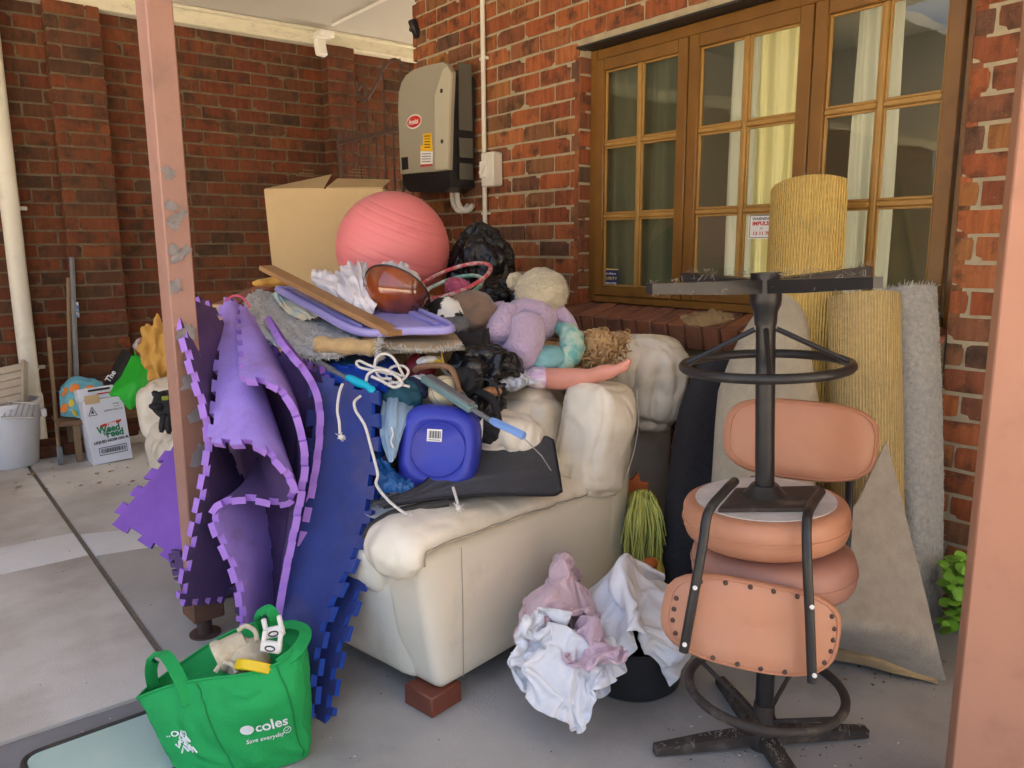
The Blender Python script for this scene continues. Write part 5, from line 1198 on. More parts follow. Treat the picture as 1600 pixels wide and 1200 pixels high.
# ---- ropes
rp = thing('rope', 'white cord coiled on the blue mats with its ends trailing over the sofa arm', 'rope', dp(600, 580, 2.4))
def rope(pts, n=60, r=.0043):
    b = MB(); b.tube(crv(Pd(pts), n), r, 8); return b.build('strand', m_rope, rp)
rope([(632, 590, 2.38), (615, 560, 2.38), (600, 553, 2.38), (588, 560, 2.38), (586, 575, 2.37), (594, 590, 2.36), (612, 592, 2.36)])
rope([(612, 585, 2.37), (590, 580, 2.37), (565, 575, 2.37), (557, 568, 2.38), (562, 564, 2.39), (580, 572, 2.38), (605, 578, 2.36), (628, 588, 2.35)])
rope([(572, 597, 2.35), (575, 585, 2.35), (588, 578, 2.35), (606, 580, 2.34), (622, 590, 2.34), (628, 600, 2.34), (615, 605, 2.34), (598, 596, 2.34), (580, 588, 2.34)], r=.0048)
rope([(600, 600, 2.35), (625, 596, 2.36), (638, 582, 2.38), (630, 572, 2.39), (612, 574, 2.39), (604, 588, 2.38), (616, 598, 2.36), (640, 604, 2.35)])
rope([(535, 600, 2.31), (530, 615, 2.29), (527, 640, 2.275), (530, 660, 2.265), (531, 678, 2.26)])
rope([(563, 619, 2.31), (554, 628, 2.28), (556, 642, 2.27), (570, 665, 2.255), (580, 700, 2.24), (590, 740, 2.22), (588, 757, 2.20), (605, 780, 2.155), (625, 797, 2.115), (640, 806, 2.10)])
rope([(708, 762, 2.18), (712, 775, 2.15), (716, 790, 2.12)])
for (px, py, t) in ((533, 683, 2.255), (643, 807, 2.095), (716, 793, 2.115)):
    b = MB(); fringe(b, [dp(px - 4, py - 3, t), dp(px + 4, py + 3, t)], 40, .012, .0013, px, (0, 0, -.5)); b.ico(2, lambda p: dp(px, py, t) + p * .008); b.build('frayed_end', m_rope, rp, angle=60)
# ---- balls, brush, hooked stick
b = MB(); b.ico(4, lambda p: dp(655, 578, 2.55) + p * .055); tag(b.build('play_ball', m_maroon), 'maroon ball under the tan carpet', 'ball')
heap('white_rag', 'white cloth with a yellow patch on the maroon ball', 'cloth', dp(672, 565, 2.50), (.045, .03, .018), mat('white_yellow_cloth', (.72, .70, .66), (.70, .50, .05), 9, .8, ctr=.06), .012, 12, 3., 4)
b = MB(); b.ico(4, lambda p: dp(694, 612, 2.42) + p * .05)
for k in range(3): b.tube([dp(694, 612, 2.42) + Euler((R(60 * k), R(25), 0)).to_matrix() @ V((.0505 * math.cos(i / 30 * 6.2832), .0505 * math.sin(i / 30 * 6.2832), 0)) for i in range(30)], .0018, 5, closed=True, mi=1)
tag(b.build('play_ball', [m_yball, m_seam]), 'cream ball under the brush head', 'ball')
br_ = thing('scraper_brush', 'teal-grey scraper brush with a light blue handle lying over the container', 'brush', dp(740, 640, 2.3))
M = frame(dp(664, 590, 2.40), dp(740, 640, 2.27)); L_ = (dp(664, 590, 2.40) - dp(740, 640, 2.27)).length
b = MB(); b.box((0, 0, L_ / 2), (.042, .022, L_), M=M, b=.006); hd = b.build('head', m_teall, br_)
b = MB(); b.box((.0, .012, L_ / 2), (.030, .008, L_ * .9), M=M, b=.002); b.build('ridge', m_grey, hd)
b = MB(); b.tube([dp(734, 637, 2.28), dp(772, 660, 2.22)], .0075, 10); b.build('shaft', m_grey, br_)
b = MB(); b.tube([dp(768, 657, 2.225), dp(774, 660, 2.215), dp(800, 672, 2.175), dp(816, 680, 2.15), dp(819, 681, 2.145)], [.010, .0125, .0125, .0135, .010], 6); b.build('handle', m_ltblue, br_, angle=30)
b = MB(); b.tube([dp(816, 682, 2.16), dp(846, 712, 2.18), dp(861, 735, 2.20)], .0018, 6); tag(b.build('bent_wire', m_steel), 'thin bent wire resting on the black mat', 'wire')
b = MB(); b.tube(crv([dp(648, 580, 2.45), dp(655, 574, 2.44), dp(680, 571, 2.42), dp(703, 575, 2.40), dp(712, 592, 2.38), dp(718, 615, 2.36)], 30), .0095, 10); tag(b.build('hooked_stick', mat('brown_handle', (.24, .13, .07), (.19, .10, .05), 9, .5), angle=60), 'brown hooked cane handle beside the brush head', 'stick')
heap('clutter_scrap', 'tan leather scrap on the torn bin bag', 'scrap', dp(768, 612, 2.48), (.035, .025, .016), mat('tan_leather', (.42, .20, .08), None, rough=.5), .012, 10, 3., 4)
cloth('black_strap', 'black padded strap curving beside the brush shaft', 'strap', [[(742, 615, 2.45), (765, 628, 2.40), (777, 660, 2.34)], [(752, 608, 2.46), (776, 624, 2.41), (784, 662, 2.35)]], m_black2, 10, 24, .003, 2, 3, 4., .012)
# ---- printed cloth, purple strip
cloth('printed_cloth', 'white printed cloth lying between the teddy bear and the bin bag', 'cloth', [[(762, 524, 2.80), (770, 555, 2.74), (790, 580, 2.68), (815, 600, 2.62)], [(778, 528, 2.82), (790, 552, 2.74), (812, 578, 2.66), (835, 598, 2.60)], [(790, 540, 2.84), (808, 560, 2.76), (828, 578, 2.70), (848, 590, 2.66)]], m_wprint, 30, 30, .012, 5, 3, 2.)
cloth('purple_ribbon', 'dark purple cloth under the teddy bear', 'cloth', [[(772, 520, 2.86), (775, 540, 2.82)], [(788, 524, 2.84), (790, 540, 2.80)], [(802, 520, 2.86), (800, 532, 2.83)]], mat('purple_cloth', (.12, .05, .30), (.09, .035, .22), 6, .7), 20, 12, .01, 4, 2, 1.)
# ---- teddy bear lying face down
tb = thing('teddy_bear', 'cream and lilac teddy bear lying face down on the pile', 'teddy bear', dp(820, 530, 2.9))
def fur(c, r, sub=4, seed=0.):
    return lambda p: V(c) + V((p.x * r[0], p.y * r[1], p.z * r[2])) * (1 + .05 * fn(p, 3.5, seed)) + p * .004 * fn(p, 14, seed)
def limb(mbx, pts, rr, n=16): mbx.tube(crv(Pd(pts), 16), [rr[0] + (rr[1] - rr[0]) * i / 15 if i not in (0, 15) else .5 * (rr[0] if i == 0 else rr[1]) for i in range(16)], n)
b = MB(); b.ico(4, fur(dp(826, 502, 2.88), (.105, .11, .088))); limb(b, [(800, 490, 2.85), (784, 512, 2.78), (782, 535, 2.74)], (.055, .05)); limb(b, [(822, 505, 2.80), (822, 535, 2.72), (806, 560, 2.66)], (.068, .060)); limb(b, [(792, 488, 2.9), (775, 492, 2.9), (768, 515, 2.88)], (.045, .04)); fuzz(b, 7000, .008, .0008, 1).build('fuzz', m_plush2, b.build('body', m_plush2, tb, angle=75), angle=0, kind='stuff', rec=False)
b = MB(); b.ico(4, fur(dp(846, 457, 2.92), (.098, .10, .092), seed=3)); fuzz(b, 5000, .010, .0009, 2).build('fuzz', m_plush, b.build('head', m_plush, tb, angle=75), angle=0, kind='stuff', rec=False)
b = MB(); b.ico(3, fur(dp(840, 488, 2.84), (.045, .04, .032), seed=5)); b.build('tail_patch', m_plush, tb, angle=75)
for (px, py, t) in ((806, 440, 2.98), (868, 440, 3.05)):
    b = MB(); b.ico(3, fur(dp(px, py, t), (.04, .03, .036))); b.build('ear', m_plush, tb, angle=75)
b = MB(); limb(b, [(860, 480, 2.92), (882, 500, 2.90), (894, 520, 2.86)], (.038, .030)); b.build('arm', m_plush2, tb, angle=75)
# ---- doll
dl = thing('doll', 'curly-haired doll in teal dress lying on the sofa with one leg stretched out', 'doll', dp(880, 560, 2.8))
b = MB(); b.tube(crv(Pd([(850, 590, 2.68), (875, 592, 2.64), (905, 590, 2.60), (925, 587, 2.57), (945, 582, 2.54), (962, 578, 2.52), (972, 574, 2.51), (982, 571, 2.50)]), 26), [.034, .036, .037, .0375, .037, .036, .0345, .0325, .030, .027, .0245, .024, .0255, .0265, .0262, .025, .023, .0205, .018, .0165, .0165, .0175, .018, .017, .014, .007], 16)
b.tube(crv(Pd([(976, 573, 2.51), (981, 566, 2.50), (982, 560, 2.50)]), 8), [.014, .014, .013, .012, .011, .010, .008, .004], 10); b.build('leg', m_skin, dl, angle=75)
b = MB(); b.ico(4, lambda p: dp(935, 546, 2.84) + V((p.x * .07, p.y * .075, p.z * .068))); b.build('head', m_skin, dl)
b = MB(); b.ico(4, lambda p: dp(858, 562, 2.74) + V((p.x * .085, p.y * .07, p.z * .05)) * (1 + .08 * fn(p, 3))); b.build('dress', m_teal2, dl, angle=75)
b = MB(); b.ico(4, lambda p: dp(842, 590, 2.68) + V((p.x * .055, p.y * .055, p.z * .038)) * (1 + .12 * fn(p, 5))); b.build('pants', m_lilp, dl, angle=75)
b = MB(); b.tube(crv(Pd([(872, 512, 2.86), (890, 522, 2.80), (894, 545, 2.76), (885, 565, 2.72), (872, 580, 2.70)]), 20), [.02 + .025 * math.sin(math.pi * min(1, i / 17)) + .003 * math.sin(i * 2.2) for i in range(20)], 16); b.build('sleeve', m_teal, dl, angle=75)
b = MB(); b.tube(crv(Pd([(884, 566, 2.74), (868, 566, 2.72), (856, 556, 2.72)]), 10), [.02, .02, .02, .019, .018, .018, .017, .016, .014, .008], 10); b.build('arm', m_skin, dl, angle=75)
b = MB(); rnd = random.Random(5); hc = dp(935, 546, 2.84); b.ico(3, lambda p: hc + V((p.x * .075, p.y * .08, p.z * .073)))
for i in range(150):                                     # ringlets
    d = V([rnd.gauss(0, 1) for _ in range(3)]).normalized()
    if d.dot((CO - hc).normalized()) < -.3: continue
    p = hc + d * .072; ax = (d * .5 + V((rnd.gauss(0, .5), rnd.gauss(0, .5), -.55))).normalized(); s1 = ax.orthogonal().normalized(); s2 = ax.cross(s1); r_ = rnd.uniform(.006, .012); ph = rnd.random() * 6
    for w_ in range(4): b.tube([p + ax * (.055 * k / 13) + (s1 * math.cos(ph + w_ * .35 + k * .8) + s2 * math.sin(ph + w_ * .35 + k * .8)) * (r_ + .0012 * (w_ % 2)) + s1 * .0015 * w_ for k in range(14)], rnd.uniform(.0012, .002), 4, caps=False)
for i in range(26):
    p = dp(957 + rnd.uniform(0, 10), 525 + rnd.uniform(-6, 14), 2.82); ax = (RT + V((0, 0, rnd.uniform(-.5, .5)))).normalized(); s1 = ax.orthogonal().normalized(); s2 = ax.cross(s1); ph = rnd.random() * 6
    b.tube([p + ax * (.05 * k / 13) + (s1 * math.cos(ph + k) + s2 * math.sin(ph + k)) * .007 for k in range(14)], .0014, 4, caps=False)
b.build('hair', m_hair, dl, angle=75)
# ---- rag on the sill
cloth('sill_rag', 'dirty tan rag lying on the brick sill', 'rag', [[(1062, 494, 3.02), (1068, 502, 2.98), (1075, 506, 2.95)], [(1090, 488, 3.0), (1095, 496, 2.94), (1100, 510, 2.90)], [(1115, 484, 2.96), (1120, 492, 2.90), (1124, 504, 2.86)], [(1142, 488, 2.92), (1146, 494, 2.88), (1148, 500, 2.86)]], mat('dirty_tan', (.30, .20, .09), (.20, .13, .06), 14, .95, .003, 80), 30, 16, .012, 7, 3, 3., .006)
# ================================================================ clothes heap and tub
m_sheet = mat('white_cotton', (.78, .78, .79), (.71, .71, .73), 5, .85, .0015, 90, wr=(.006, 11.))
m_sheet2 = mat('white_cotton_warm', (.76, .76, .76), (.70, .70, .71), 5, .85, .0015, 90, wr=(.006, 11.))
m_towel = mat('pink_towel', (.70, .50, .53), (.62, .42, .46), 7, .95, .005, 150, wr=(.005, 14.), sheen=.4, dirt=(.66, .52, .52), da=.06, ds=6)
m_towel2 = mat('mauve_towel', (.68, .49, .57), (.60, .42, .50), 7, .95, .005, 150, wr=(.005, 14.), sheen=.4)
c = onz(988, 1060); tub = thing('black_tub', 'round black plastic tub under the heap of laundry', 'tub', c)
b = MB(); b.lathe([(.0, 0), (.125, 0), (.138, .012), (.150, .14), (.157, .145), (.157, .155), (.146, .154), (.134, .02), (0, .016)], 40, T(c.x, c.y, .001)); b.build('shell', m_black, tub, angle=40)
b = MB(); b.tube([V((c.x + .155 * math.cos(i / 40 * 6.2832), c.y + .155 * math.sin(i / 40 * 6.2832), .148)) for i in range(40)], .005, 6, closed=True); b.build('rim', m_black, tub)
# laundry: cloth settled by a short simulation over stand-in lumps, then frozen into plain meshes
def settle(specs, colliders, frames=45):
    objs = []
    for o in colliders:
        o.modifiers.new('c', 'COLLISION'); o.collision.thickness_outer = .006; o.collision.cloth_friction = 40
    for P, name, lab, cat, m, th, st, coll, pc in specs:
        b = MB(); b.grid(P); o = b.build(name, m, angle=0)
        md = o.modifiers.new('cloth', 'CLOTH'); s = md.settings; s.quality = 5; s.mass = .15
        s.tension_stiffness = 10; s.compression_stiffness = 10; s.shear_stiffness = 3; s.bending_stiffness = st; s.air_damping = 1.
        cs = md.collision_settings; cs.distance_min = .007; cs.collision_quality = 2; cs.use_self_collision = True; cs.self_distance_min = .007; cs.self_friction = 8
        md.point_cache.frame_start = 1; md.point_cache.frame_end = frames
        if coll: cs.collection = coll
        vg = o.vertex_groups.new(name='pin'); nu, nv = len(P), len(P[0]); vg.add([i * nv + j for i in range(nu) for j in range(nv) if (i - nu * pc[0]) ** 2 + (j - nv * pc[1]) ** 2 < pc[2] ** 2], 1., 'ADD'); s.vertex_group_mass = 'pin'
        objs.append((o, lab, cat, th, m))
    for f in range(1, frames + 1): sc.frame_set(f)
    dg = bpy.context.evaluated_depsgraph_get()
    for (o, lab, cat, th, m) in objs:
        me = bpy.data.meshes.new_from_object(o.evaluated_get(dg)); o.modifiers.clear(); o.data = me; me.shade_smooth()
        sd_ = o.modifiers.new('thick', 'SOLIDIFY'); sd_.thickness = th; sd_.offset = 1; ss = o.modifiers.new('smooth', 'SUBSURF'); ss.levels = 2; ss.render_levels = 2
        tag(o, lab, cat, 'laundry heap in front of the sofa')
    for o in colliders: o.modifiers.clear()
    sc.frame_set(1)
def crumple(cx, cy, z, w, h, n, m_, rot, sq, seed, hz=.12):
    "accordion-folded cloth hovering over its place"
    P = []
    for i in range(n):
        row = []
        for j in range(m_):
            u, v = (i / (n - 1) - .5), (j / (m_ - 1) - .5); q = V((u * 3, v * 3, seed))
            x = u * w * sq + .02 * fn(q, 1.5, seed); y = v * h * (sq + .25) + .03 * fn(q, 1.2, seed + 5)
            zz = hz * .5 * math.sin(u * w * 24 + 2.5 * fn(q, .8, seed)) + .05 * fn(q, 1.2, seed + 2)
            a = R(rot); row.append(V((cx + x * math.cos(a) - y * math.sin(a), cy + x * math.sin(a) + y * math.cos(a), z + zz)))
        P.append(row)
    return P

lg = [bpy.data.collections.new('settle') for _ in range(3)]
def core(pr, p, g):
    b = MB(); b.lathe([(.0, -.2), (pr[0][0], -.2)] + pr, 24, T(p.x, p.y, .001)); o = b.build('lump', m_black, angle=0); g.objects.link(o); return o
c2, c3, c4 = onz(876, 1142), onz(874, 1082), onz(940, 1116)
b = MB(); b.box((1, 1, -.1), (4, 4, .2)); ks = [b.build('lump', m_black, angle=0)]
for g in lg: g.objects.link(ks[0])
ks += [core([(.138, .012), (.152, .14), (.14, .21), (.09, .25), (0, .265)], c, lg[0]), core([(.075, .0), (.07, .10), (.06, .16), (.04, .20), (.0, .215)], c2, lg[1]), core([(.11, 0), (.10, .15), (.085, .24), (.05, .275), (0, .285)], c3, lg[1]), core([(.06, 0), (.055, .1), (.05, .15), (.03, .18), (0, .19)], c4, lg[2])]
settle([(crumple(c.x - .06, c.y - .0, .34, .90, .74, 38, 38, -38, .46, 1., .09), 'bed_sheet', 'pale blue-white sheet heaped over the black tub', 'sheet', m_sheet, .002, .05, lg[0], (.5, .5, 4)),
        (crumple(c2.x + .015, c2.y + .01, .25, .66, .70, 38, 38, 50, .38, 7., .09), 'bed_sheet', 'white sheet bunched low on the floor in front of the pink towel', 'sheet', m_sheet, .002, .04, lg[1], (.5, .5, 2.5)),
        (crumple(c3.x, c3.y, .355, .54, .52, 30, 30, -30, .48, 3., .09), 'bath_towel', 'dusty pink towel bunched at the top of the laundry heap', 'towel', m_towel, .006, .25, lg[1], (.5, .5, 3)),
        (crumple(c4.x, c4.y, .27, .46, .62, 28, 38, -62, .5, 5., .06), 'bath_towel', 'mauve towel trailing onto the floor beside the black tub', 'towel', m_towel2, .006, .25, lg[2], (.5, .28, 3))], ks, 60)
for k in ks: bpy.data.objects.remove(k)
for g in lg: bpy.data.collections.remove(g)
# ================================================================ green shopping bag
m_gbag = mat('green_bag_cloth', (.012, .38, .09), (.009, .31, .07), 5, .75, .002, 260, wr=(.005, 7.))
m_gprint = mat('white_print', (.78, .80, .78), None, rough=.6)
gb = thing('green_shopping_bag', 'green cloth shopping bag full of odds and ends in front of the blue mats', 'bag', onz(395, 1175))
rim_ = Pd([(214, 1090, 1.95), (262, 1072, 1.92), (320, 1060, 1.90), (385, 1052, 1.895), (440, 1032, 1.92), (463, 1004, 1.98), (472, 984, 2.06), (430, 968, 2.12), (385, 976, 2.14), (335, 1000, 2.14), (275, 1040, 2.10), (232, 1072, 2.03)])
mid_ = Pd([(236, 1120, 1.93), (275, 1115, 1.895), (330, 1110, 1.87), (395, 1100, 1.865), (452, 1082, 1.89), (474, 1050, 1.95), (478, 1030, 2.04), (440, 1020, 2.11), (395, 1030, 2.13), (345, 1050, 2.12), (285, 1090, 2.08), (245, 1110, 2.01)])
bot_ = [onz(x, y, .004) for x, y in ((292, 1214), (330, 1216), (372, 1212), (420, 1203), (468, 1188), (484, 1172), (476, 1140), (440, 1112), (400, 1112), (350, 1140), (310, 1176), (292, 1200))]
low_ = [a.lerp(b2, .62) + V((0, 0, .0)) for a, b2 in zip(mid_, bot_)]; low_ = [p + (p - onz(390, 1170)).normalized() * .008 for p in low_]
rows = []
NV = 96
for L_ in (rim_, mid_, low_, bot_): rows.append(crv(L_ + [L_[0]], NV + 1)[:NV])
cols_ = [crv([r[j] for r in rows], 30) for j in range(NV)]; GP = [[cols_[j][i] for j in range(NV)] for i in range(30)]
cb_ = sum(bot_, V()) / 12
for i in range(30):
    for j in range(NV):
        d = (GP[i][j] - V((cb_.x, cb_.y, GP[i][j].z))).normalized(); k = .012 * fn(GP[i][j], 9, 2) + .016 * folds(V((j * .09, i * .07, 1)), 1., 3.); GP[i][j] = GP[i][j] + d * k * min(1, i / 5) * (1 if i < 27 else .3)
b = MB(); b.grid(GP, cv=True); n0 = len(b.v); b.f.append(tuple(29 * NV + j for j in range(NV))); b.m.append(0); b.build('bag_body', m_gbag, gb, angle=70)
def gsurf(j, i, off=.0015):
    a, c_ = int(j) % NV, int(i); a2, c2 = (a + 1) % NV, min(29, c_ + 1); fj, fi = j - int(j), i - int(i)
    p = (GP[c_][a].lerp(GP[c_][a2], fj)).lerp(GP[c2][a].lerp(GP[c2][a2], fj), fi); du = GP[c_][a2] - GP[c_][a]; dv = GP[c2][a] - GP[c_][a] if c2 != c_ else GP[c_][a] - GP[c_ - 1][a]
    n = du.cross(dv).normalized(); n = n if n.dot(CO - p) > 0 else -n; return p + n * off
def hem(path, w_, off, mname, nm):
    b = MB(); P = []
    for k in range(len(path) - 1):
        pass
    b.tube(path, w_, 8, flat=.25); return b.build(nm, mname, gb)
b = MB(); b.tube([gsurf(j, .2, .001) for j in range(NV)], .0035, 6, closed=True); b.build('hem', m_gbag, gb)
for jj in (14., 30.5): b = MB(); b.tube([gsurf(jj + .1 * i, i, .0015) for i in range(1, 29)], .002, 5); b.build('seam', mat('green_seam_%d' % jj, (.006, .22, .05), None, rough=.7), gb)
def strap(pts, nm='handle', w_=.016):
    Q = crv(Pd(pts), 30); P = []
    for i, p in enumerate(Q):
        t = (Q[min(29, i + 1)] - Q[max(0, i - 1)]).normalized(); v = (CO - p).normalized(); s = t.cross(v + V((.3, .2, .5))).normalized()
        P.append([p - s * w_, p, p + s * w_])
    b = MB(); b.sheet(P, .0025); b.build(nm, m_gbag, gb, angle=60)
strap([(296, 1100, 1.885), (286, 1072, 1.90), (270, 1040, 1.94), (256, 1022, 1.97), (242, 1026, 2.0), (236, 1048, 2.02), (240, 1075, 2.03)])
strap([(412, 985, 2.12), (406, 965, 2.10), (416, 952, 2.08), (428, 962, 2.08), (430, 985, 2.10)])
strap([(436, 1038, 1.92), (462, 1018, 1.95), (476, 996, 2.0), (474, 982, 2.04), (456, 976, 2.08), (440, 978, 2.10)])
def bagtext(s, jc, ic, size, sx=1., rot=0., bold=0., shear=0., du=1.):
    me = text_mesh(s, 1., Matrix.Identity(4), ext=0., sx=sx, bold=bold, shear=shear); vs = []
    for p in me.v:
        x, y = p.x * size, p.y * size; a = R(rot); x, y = x * math.cos(a) - y * math.sin(a), x * math.sin(a) + y * math.cos(a)
        vs.append(gsurf(jc + x / gw, ic - y / gh, .0022))
    b = MB(); b.add(vs, me.f); return b
gw = (gsurf(27, 15) - gsurf(26, 15)).length; gh = (gsurf(26, 16) - gsurf(26, 15)).length
b = bagtext('\u25cfcoles', 25.2, 15.2, .038, 1., 0, .02); b2 = bagtext('Save everyday', 24.8, 17.9, .0195, .85, 0, .008, .25); b.add(b2.v, b2.f); b2 = bagtext('\u2713', 30.0, 17.4, .018); b.add(b2.v, b2.f)
b.tube([gsurf(30.0 + .0095 / gw * math.cos(a), 17.4 + .0095 / gh * math.sin(a), .0022) for a in [i / 20 * 6.2832 for i in range(20)]], .0009, 4, closed=True); b.build('printed_name', m_gprint, gb, angle=0)
b = bagtext('..oen', 6.5, 14.0, .034, 1., 0, .01, .3)
rnd = random.Random(2)
for k in range(9):
    j0, i0 = 5 + k * .42, 16.5 + 1.4 * math.sin(k * 1.7); b.tube([gsurf(j0 + .5 * q, i0 + .9 * math.sin(q * 2 + k), .002) for q in range(4)], .0022, 5)
b.build('printed_pattern', m_gprint, gb, angle=0)
# bag contents
m_twine = mat('cream_twine', (.62, .55, .40), (.48, .42, .30), 60, .9, .002, 160)
tw = thing('twine_roll', 'cream woven shoe with a loop handle lying in the green bag', 'shoe', dp(372, 1020, 1.98))
M = frame(dp(340, 1028, 1.97), dp(385, 1003, 2.0)); b = MB(); b.lathe([(0, -.004), (.040, -.004), (.043, 0), (.043, .014), (.038, .02), (.034, .06), (.03, .075), (0, .078)], 28, M); b.build('drum', m_twine, tw, angle=50)
b = MB(); b.tube(crv(Pd([(372, 985, 1.99), (384, 978, 1.99), (398, 986, 1.98), (402, 1002, 1.96)]), 16), .006, 8); b.build('loop', m_twine, tw); b = MB(); b.tube(crv(Pd([(336, 1050, 1.93), (348, 1036, 1.94), (365, 1040, 1.93), (370, 1052, 1.92)]), 16), .006, 8); b.build('loop', m_twine, tw)
heap('twine_bundle', 'cream knitted bundle at the bottom of the green bag', 'twine', dp(385, 1030, 2.0), (.05, .05, .05), m_twine, .012, 14, 2., 4)
for (px, py, t, rz, lab) in ((428, 985, 1.97, 12, 'white plastic clip on top of the green bag'), (424, 1008, 1.94, -8, 'white plastic clip wedged at the rim of the green bag')):
    c = dp(px, py, t); ex = RT * math.cos(R(rz)) + UP * math.sin(R(rz)); ez = -FW; ey = ez.cross(ex); M = axes(c, ex, ey, ez); cp = thing('plastic_clip', lab, 'clip', c - V((0, 0, .02)), group='white clips in the bag')
    b = MB(); b.box((0, -.004, 0), (.052, .028, .018), M=M, b=.005); b.build('block', m_white, cp)
    for s in (-1, 1): b = MB(); b.box((s * .02, .020, 0), (.011, .03, .012), M=M, b=.003); b.build('prong', m_white, cp)
    b = MB(); b.tube([M @ V((.012 * math.cos(a), -.006 + .006 * math.sin(a), .0085)) for a in [i / 14 * 6.2832 for i in range(14)]], .0022, 5, closed=True); b.build('slot', m_dark, cp)
M = axes(dp(400, 1044, 1.93), RT, FW, UP) @ T(0, 0, 0, -28, 10, 0); tp = thing('tape_roll', 'yellow tape roll half hidden in the green bag', 'tape', dp(400, 1050, 1.94))
b = MB(); b.lathe([(.024, -.012), (.05, -.012), (.052, -.010), (.052, .010), (.05, .012), (.024, .012), (.024, -.012)], 36, M); b.build('tape', mat('yellow_tape', (.75, .52, .01), None, rough=.35), tp, angle=40)
b = MB(); b.lathe([(.022, -.013), (.0245, -.013), (.0245, .013), (.022, .013), (.022, -.013)], 30, M); b.build('core', m_ink, tp, angle=40)
# ================================================================ glass pane on the floor
pz = -.004; gp_ = thing('glass_panel', 'pale green glass panel with black rubber edging lying on the ground', 'glass panel', onz(140, 1170, pz))
a_ = onz(34, 1188, pz); b_ = onz(232, 1117, pz); ex = (b_ - a_).normalized(); ey = V((ex.y, -ex.x, 0)); L_ = (b_ - a_).length + .16; W_ = .30
rc = []
for (cx, cy_, a0) in ((L_ - .04, W_ - .04, 0), (.04, W_ - .04, 90), (.04, .04, 180), (L_ - .04, .04, 270)):
    for k in range(6): an = R(a0 + 18 * k); rc.append((cx + .04 * math.cos(an), cy_ + .04 * math.sin(an)))
M = axes(a_ + V((0, 0, .004)), ex, ey, ex.cross(ey)); up_s = 1 if ex.cross(ey).z > 0 else -1
b = MB(); b.prism(rc, 0, up_s * .006, M); b.build('pane', mat('green_glass', (.36, .50, .45), (.42, .55, .50), 3, .22, .0006, 14, dirt=(.52, .60, .56), da=.04, ds=5), gp_, angle=30)
b = MB(); b.tube([M @ V((x, y, up_s * .003)) for x, y in rc], .009, 8, closed=True); b.build('rubber_edge', m_rubber, gp_)
# ================================================================ far left corner
m_bkt = mat('white_bucket', (.68, .70, .74), (.62, .64, .68), 3, .38, dirt=(.40, .38, .35), da=.02, ds=5)
c = onz(36, 726); bk = thing('white_bucket', 'white plastic bucket holding grey slatted panels by the downpipe', 'bucket', c)
b = MB(); b.lathe([(0, 0), (.135, 0), (.14, .005), (.178, .36), (.19, .362), (.19, .385), (.172, .385), (.134, .012), (0, .01)], 36, T(c.x - .05, c.y + .05, .001)); b.build('shell', m_bkt, bk, angle=40)
b = MB(); b.box((c.x + .135, c.y - .0, .30), (.03, .05, .05), b=.006); b.build('handle_lug', m_bkt, bk)
m_slat = mat('beige_slat', (.44, .38, .29), (.34, .29, .22), 6, .7, dirt=(.25, .2, .15), da=.06, ds=5)
sp_ = thing('slatted_panel', 'beige slatted heater panel tipped into the white bucket', 'panel', dp(15, 620, 5.0))
A, B_, C_ = dp(-28, 652, 4.50), dp(44, 636, 4.52), dp(-14, 552, 4.66)
ex = (B_ - A).normalized(); ey = (C_ - A); ey = (ey - ex * ey.dot(ex)).normalized(); M = axes(A, ex, ey, ex.cross(ey))
for k in range(6):
    b = MB(); b.box((.10, .02 + k * .050, 0), (.26, .047, .03), M=M, b=.005); b.build('slat', m_slat, sp_)
b = MB(); b.box((.24, .15, .0), (.02, .32, .045), M=M, b=.004); b.build('end_frame', m_slat, sp_)
rk = thing('wire_rack', 'small steel wire rack in the white bucket', 'rack', dp(30, 640, 4.85))
for k in range(6):
    b = MB(); b.tube([dp(14 + k * 8, 628 + k * 1, 4.46), dp(5 + k * 9, 652, 4.42)], .004, 6); b.build('wire', m_steel, rk)
b = MB(); b.tube(Pd([(2, 652, 4.42), (55, 652, 4.42)]), .005, 6); b.tube(Pd([(14, 627, 4.46), (58, 630, 4.46)]), .005, 6); b.build('rail', m_steel, rk)
# tool handles
def stick(lab, name, a, b2, r, m, extra=None):
    t = thing(name, lab, 'tool', (a.x, a.y, 0), group='tool handles against the wall'); b = MB(); b.tube([a, b2], r, 10); b.build('handle', m, t)
    if extra: extra(t)
    return t
m_hand = mat('old_handle', (.26, .17, .09), (.20, .13, .07), 12, .75)
stick('plain wooden broom handle leaning on the brick pier', 'broom', onz(112, 700, .01), ony(107, 434, YW - .13), .013, m_hand)
bl_ = lambda t: (lambda b: (b.tube([ony(117.5, 472, YW - .142), ony(119.5, 496, YW - .146)], .0175, 10), b.build('label_band', mat('blue_label', (.05, .18, .5), (.6, .65, .7), 40, .4, ctr=.1), t)))(MB())
stick('dark metal tool handle with a blue label band leaning on the brick pier', 'shovel', onz(124, 700, .01), ony(112, 402, YW - .12), .015, m_grey, bl_)
t = stick('short wooden-handled hoe standing beside the blue fruit bag', 'hoe', onz(94, 722, .01), ony(76, 528, YW - .2), .012, m_hand)
b = MB(); b.box(onz(94, 712, .06), (.03, .02, .11), b=.004); b.build('blade', m_grey, t)
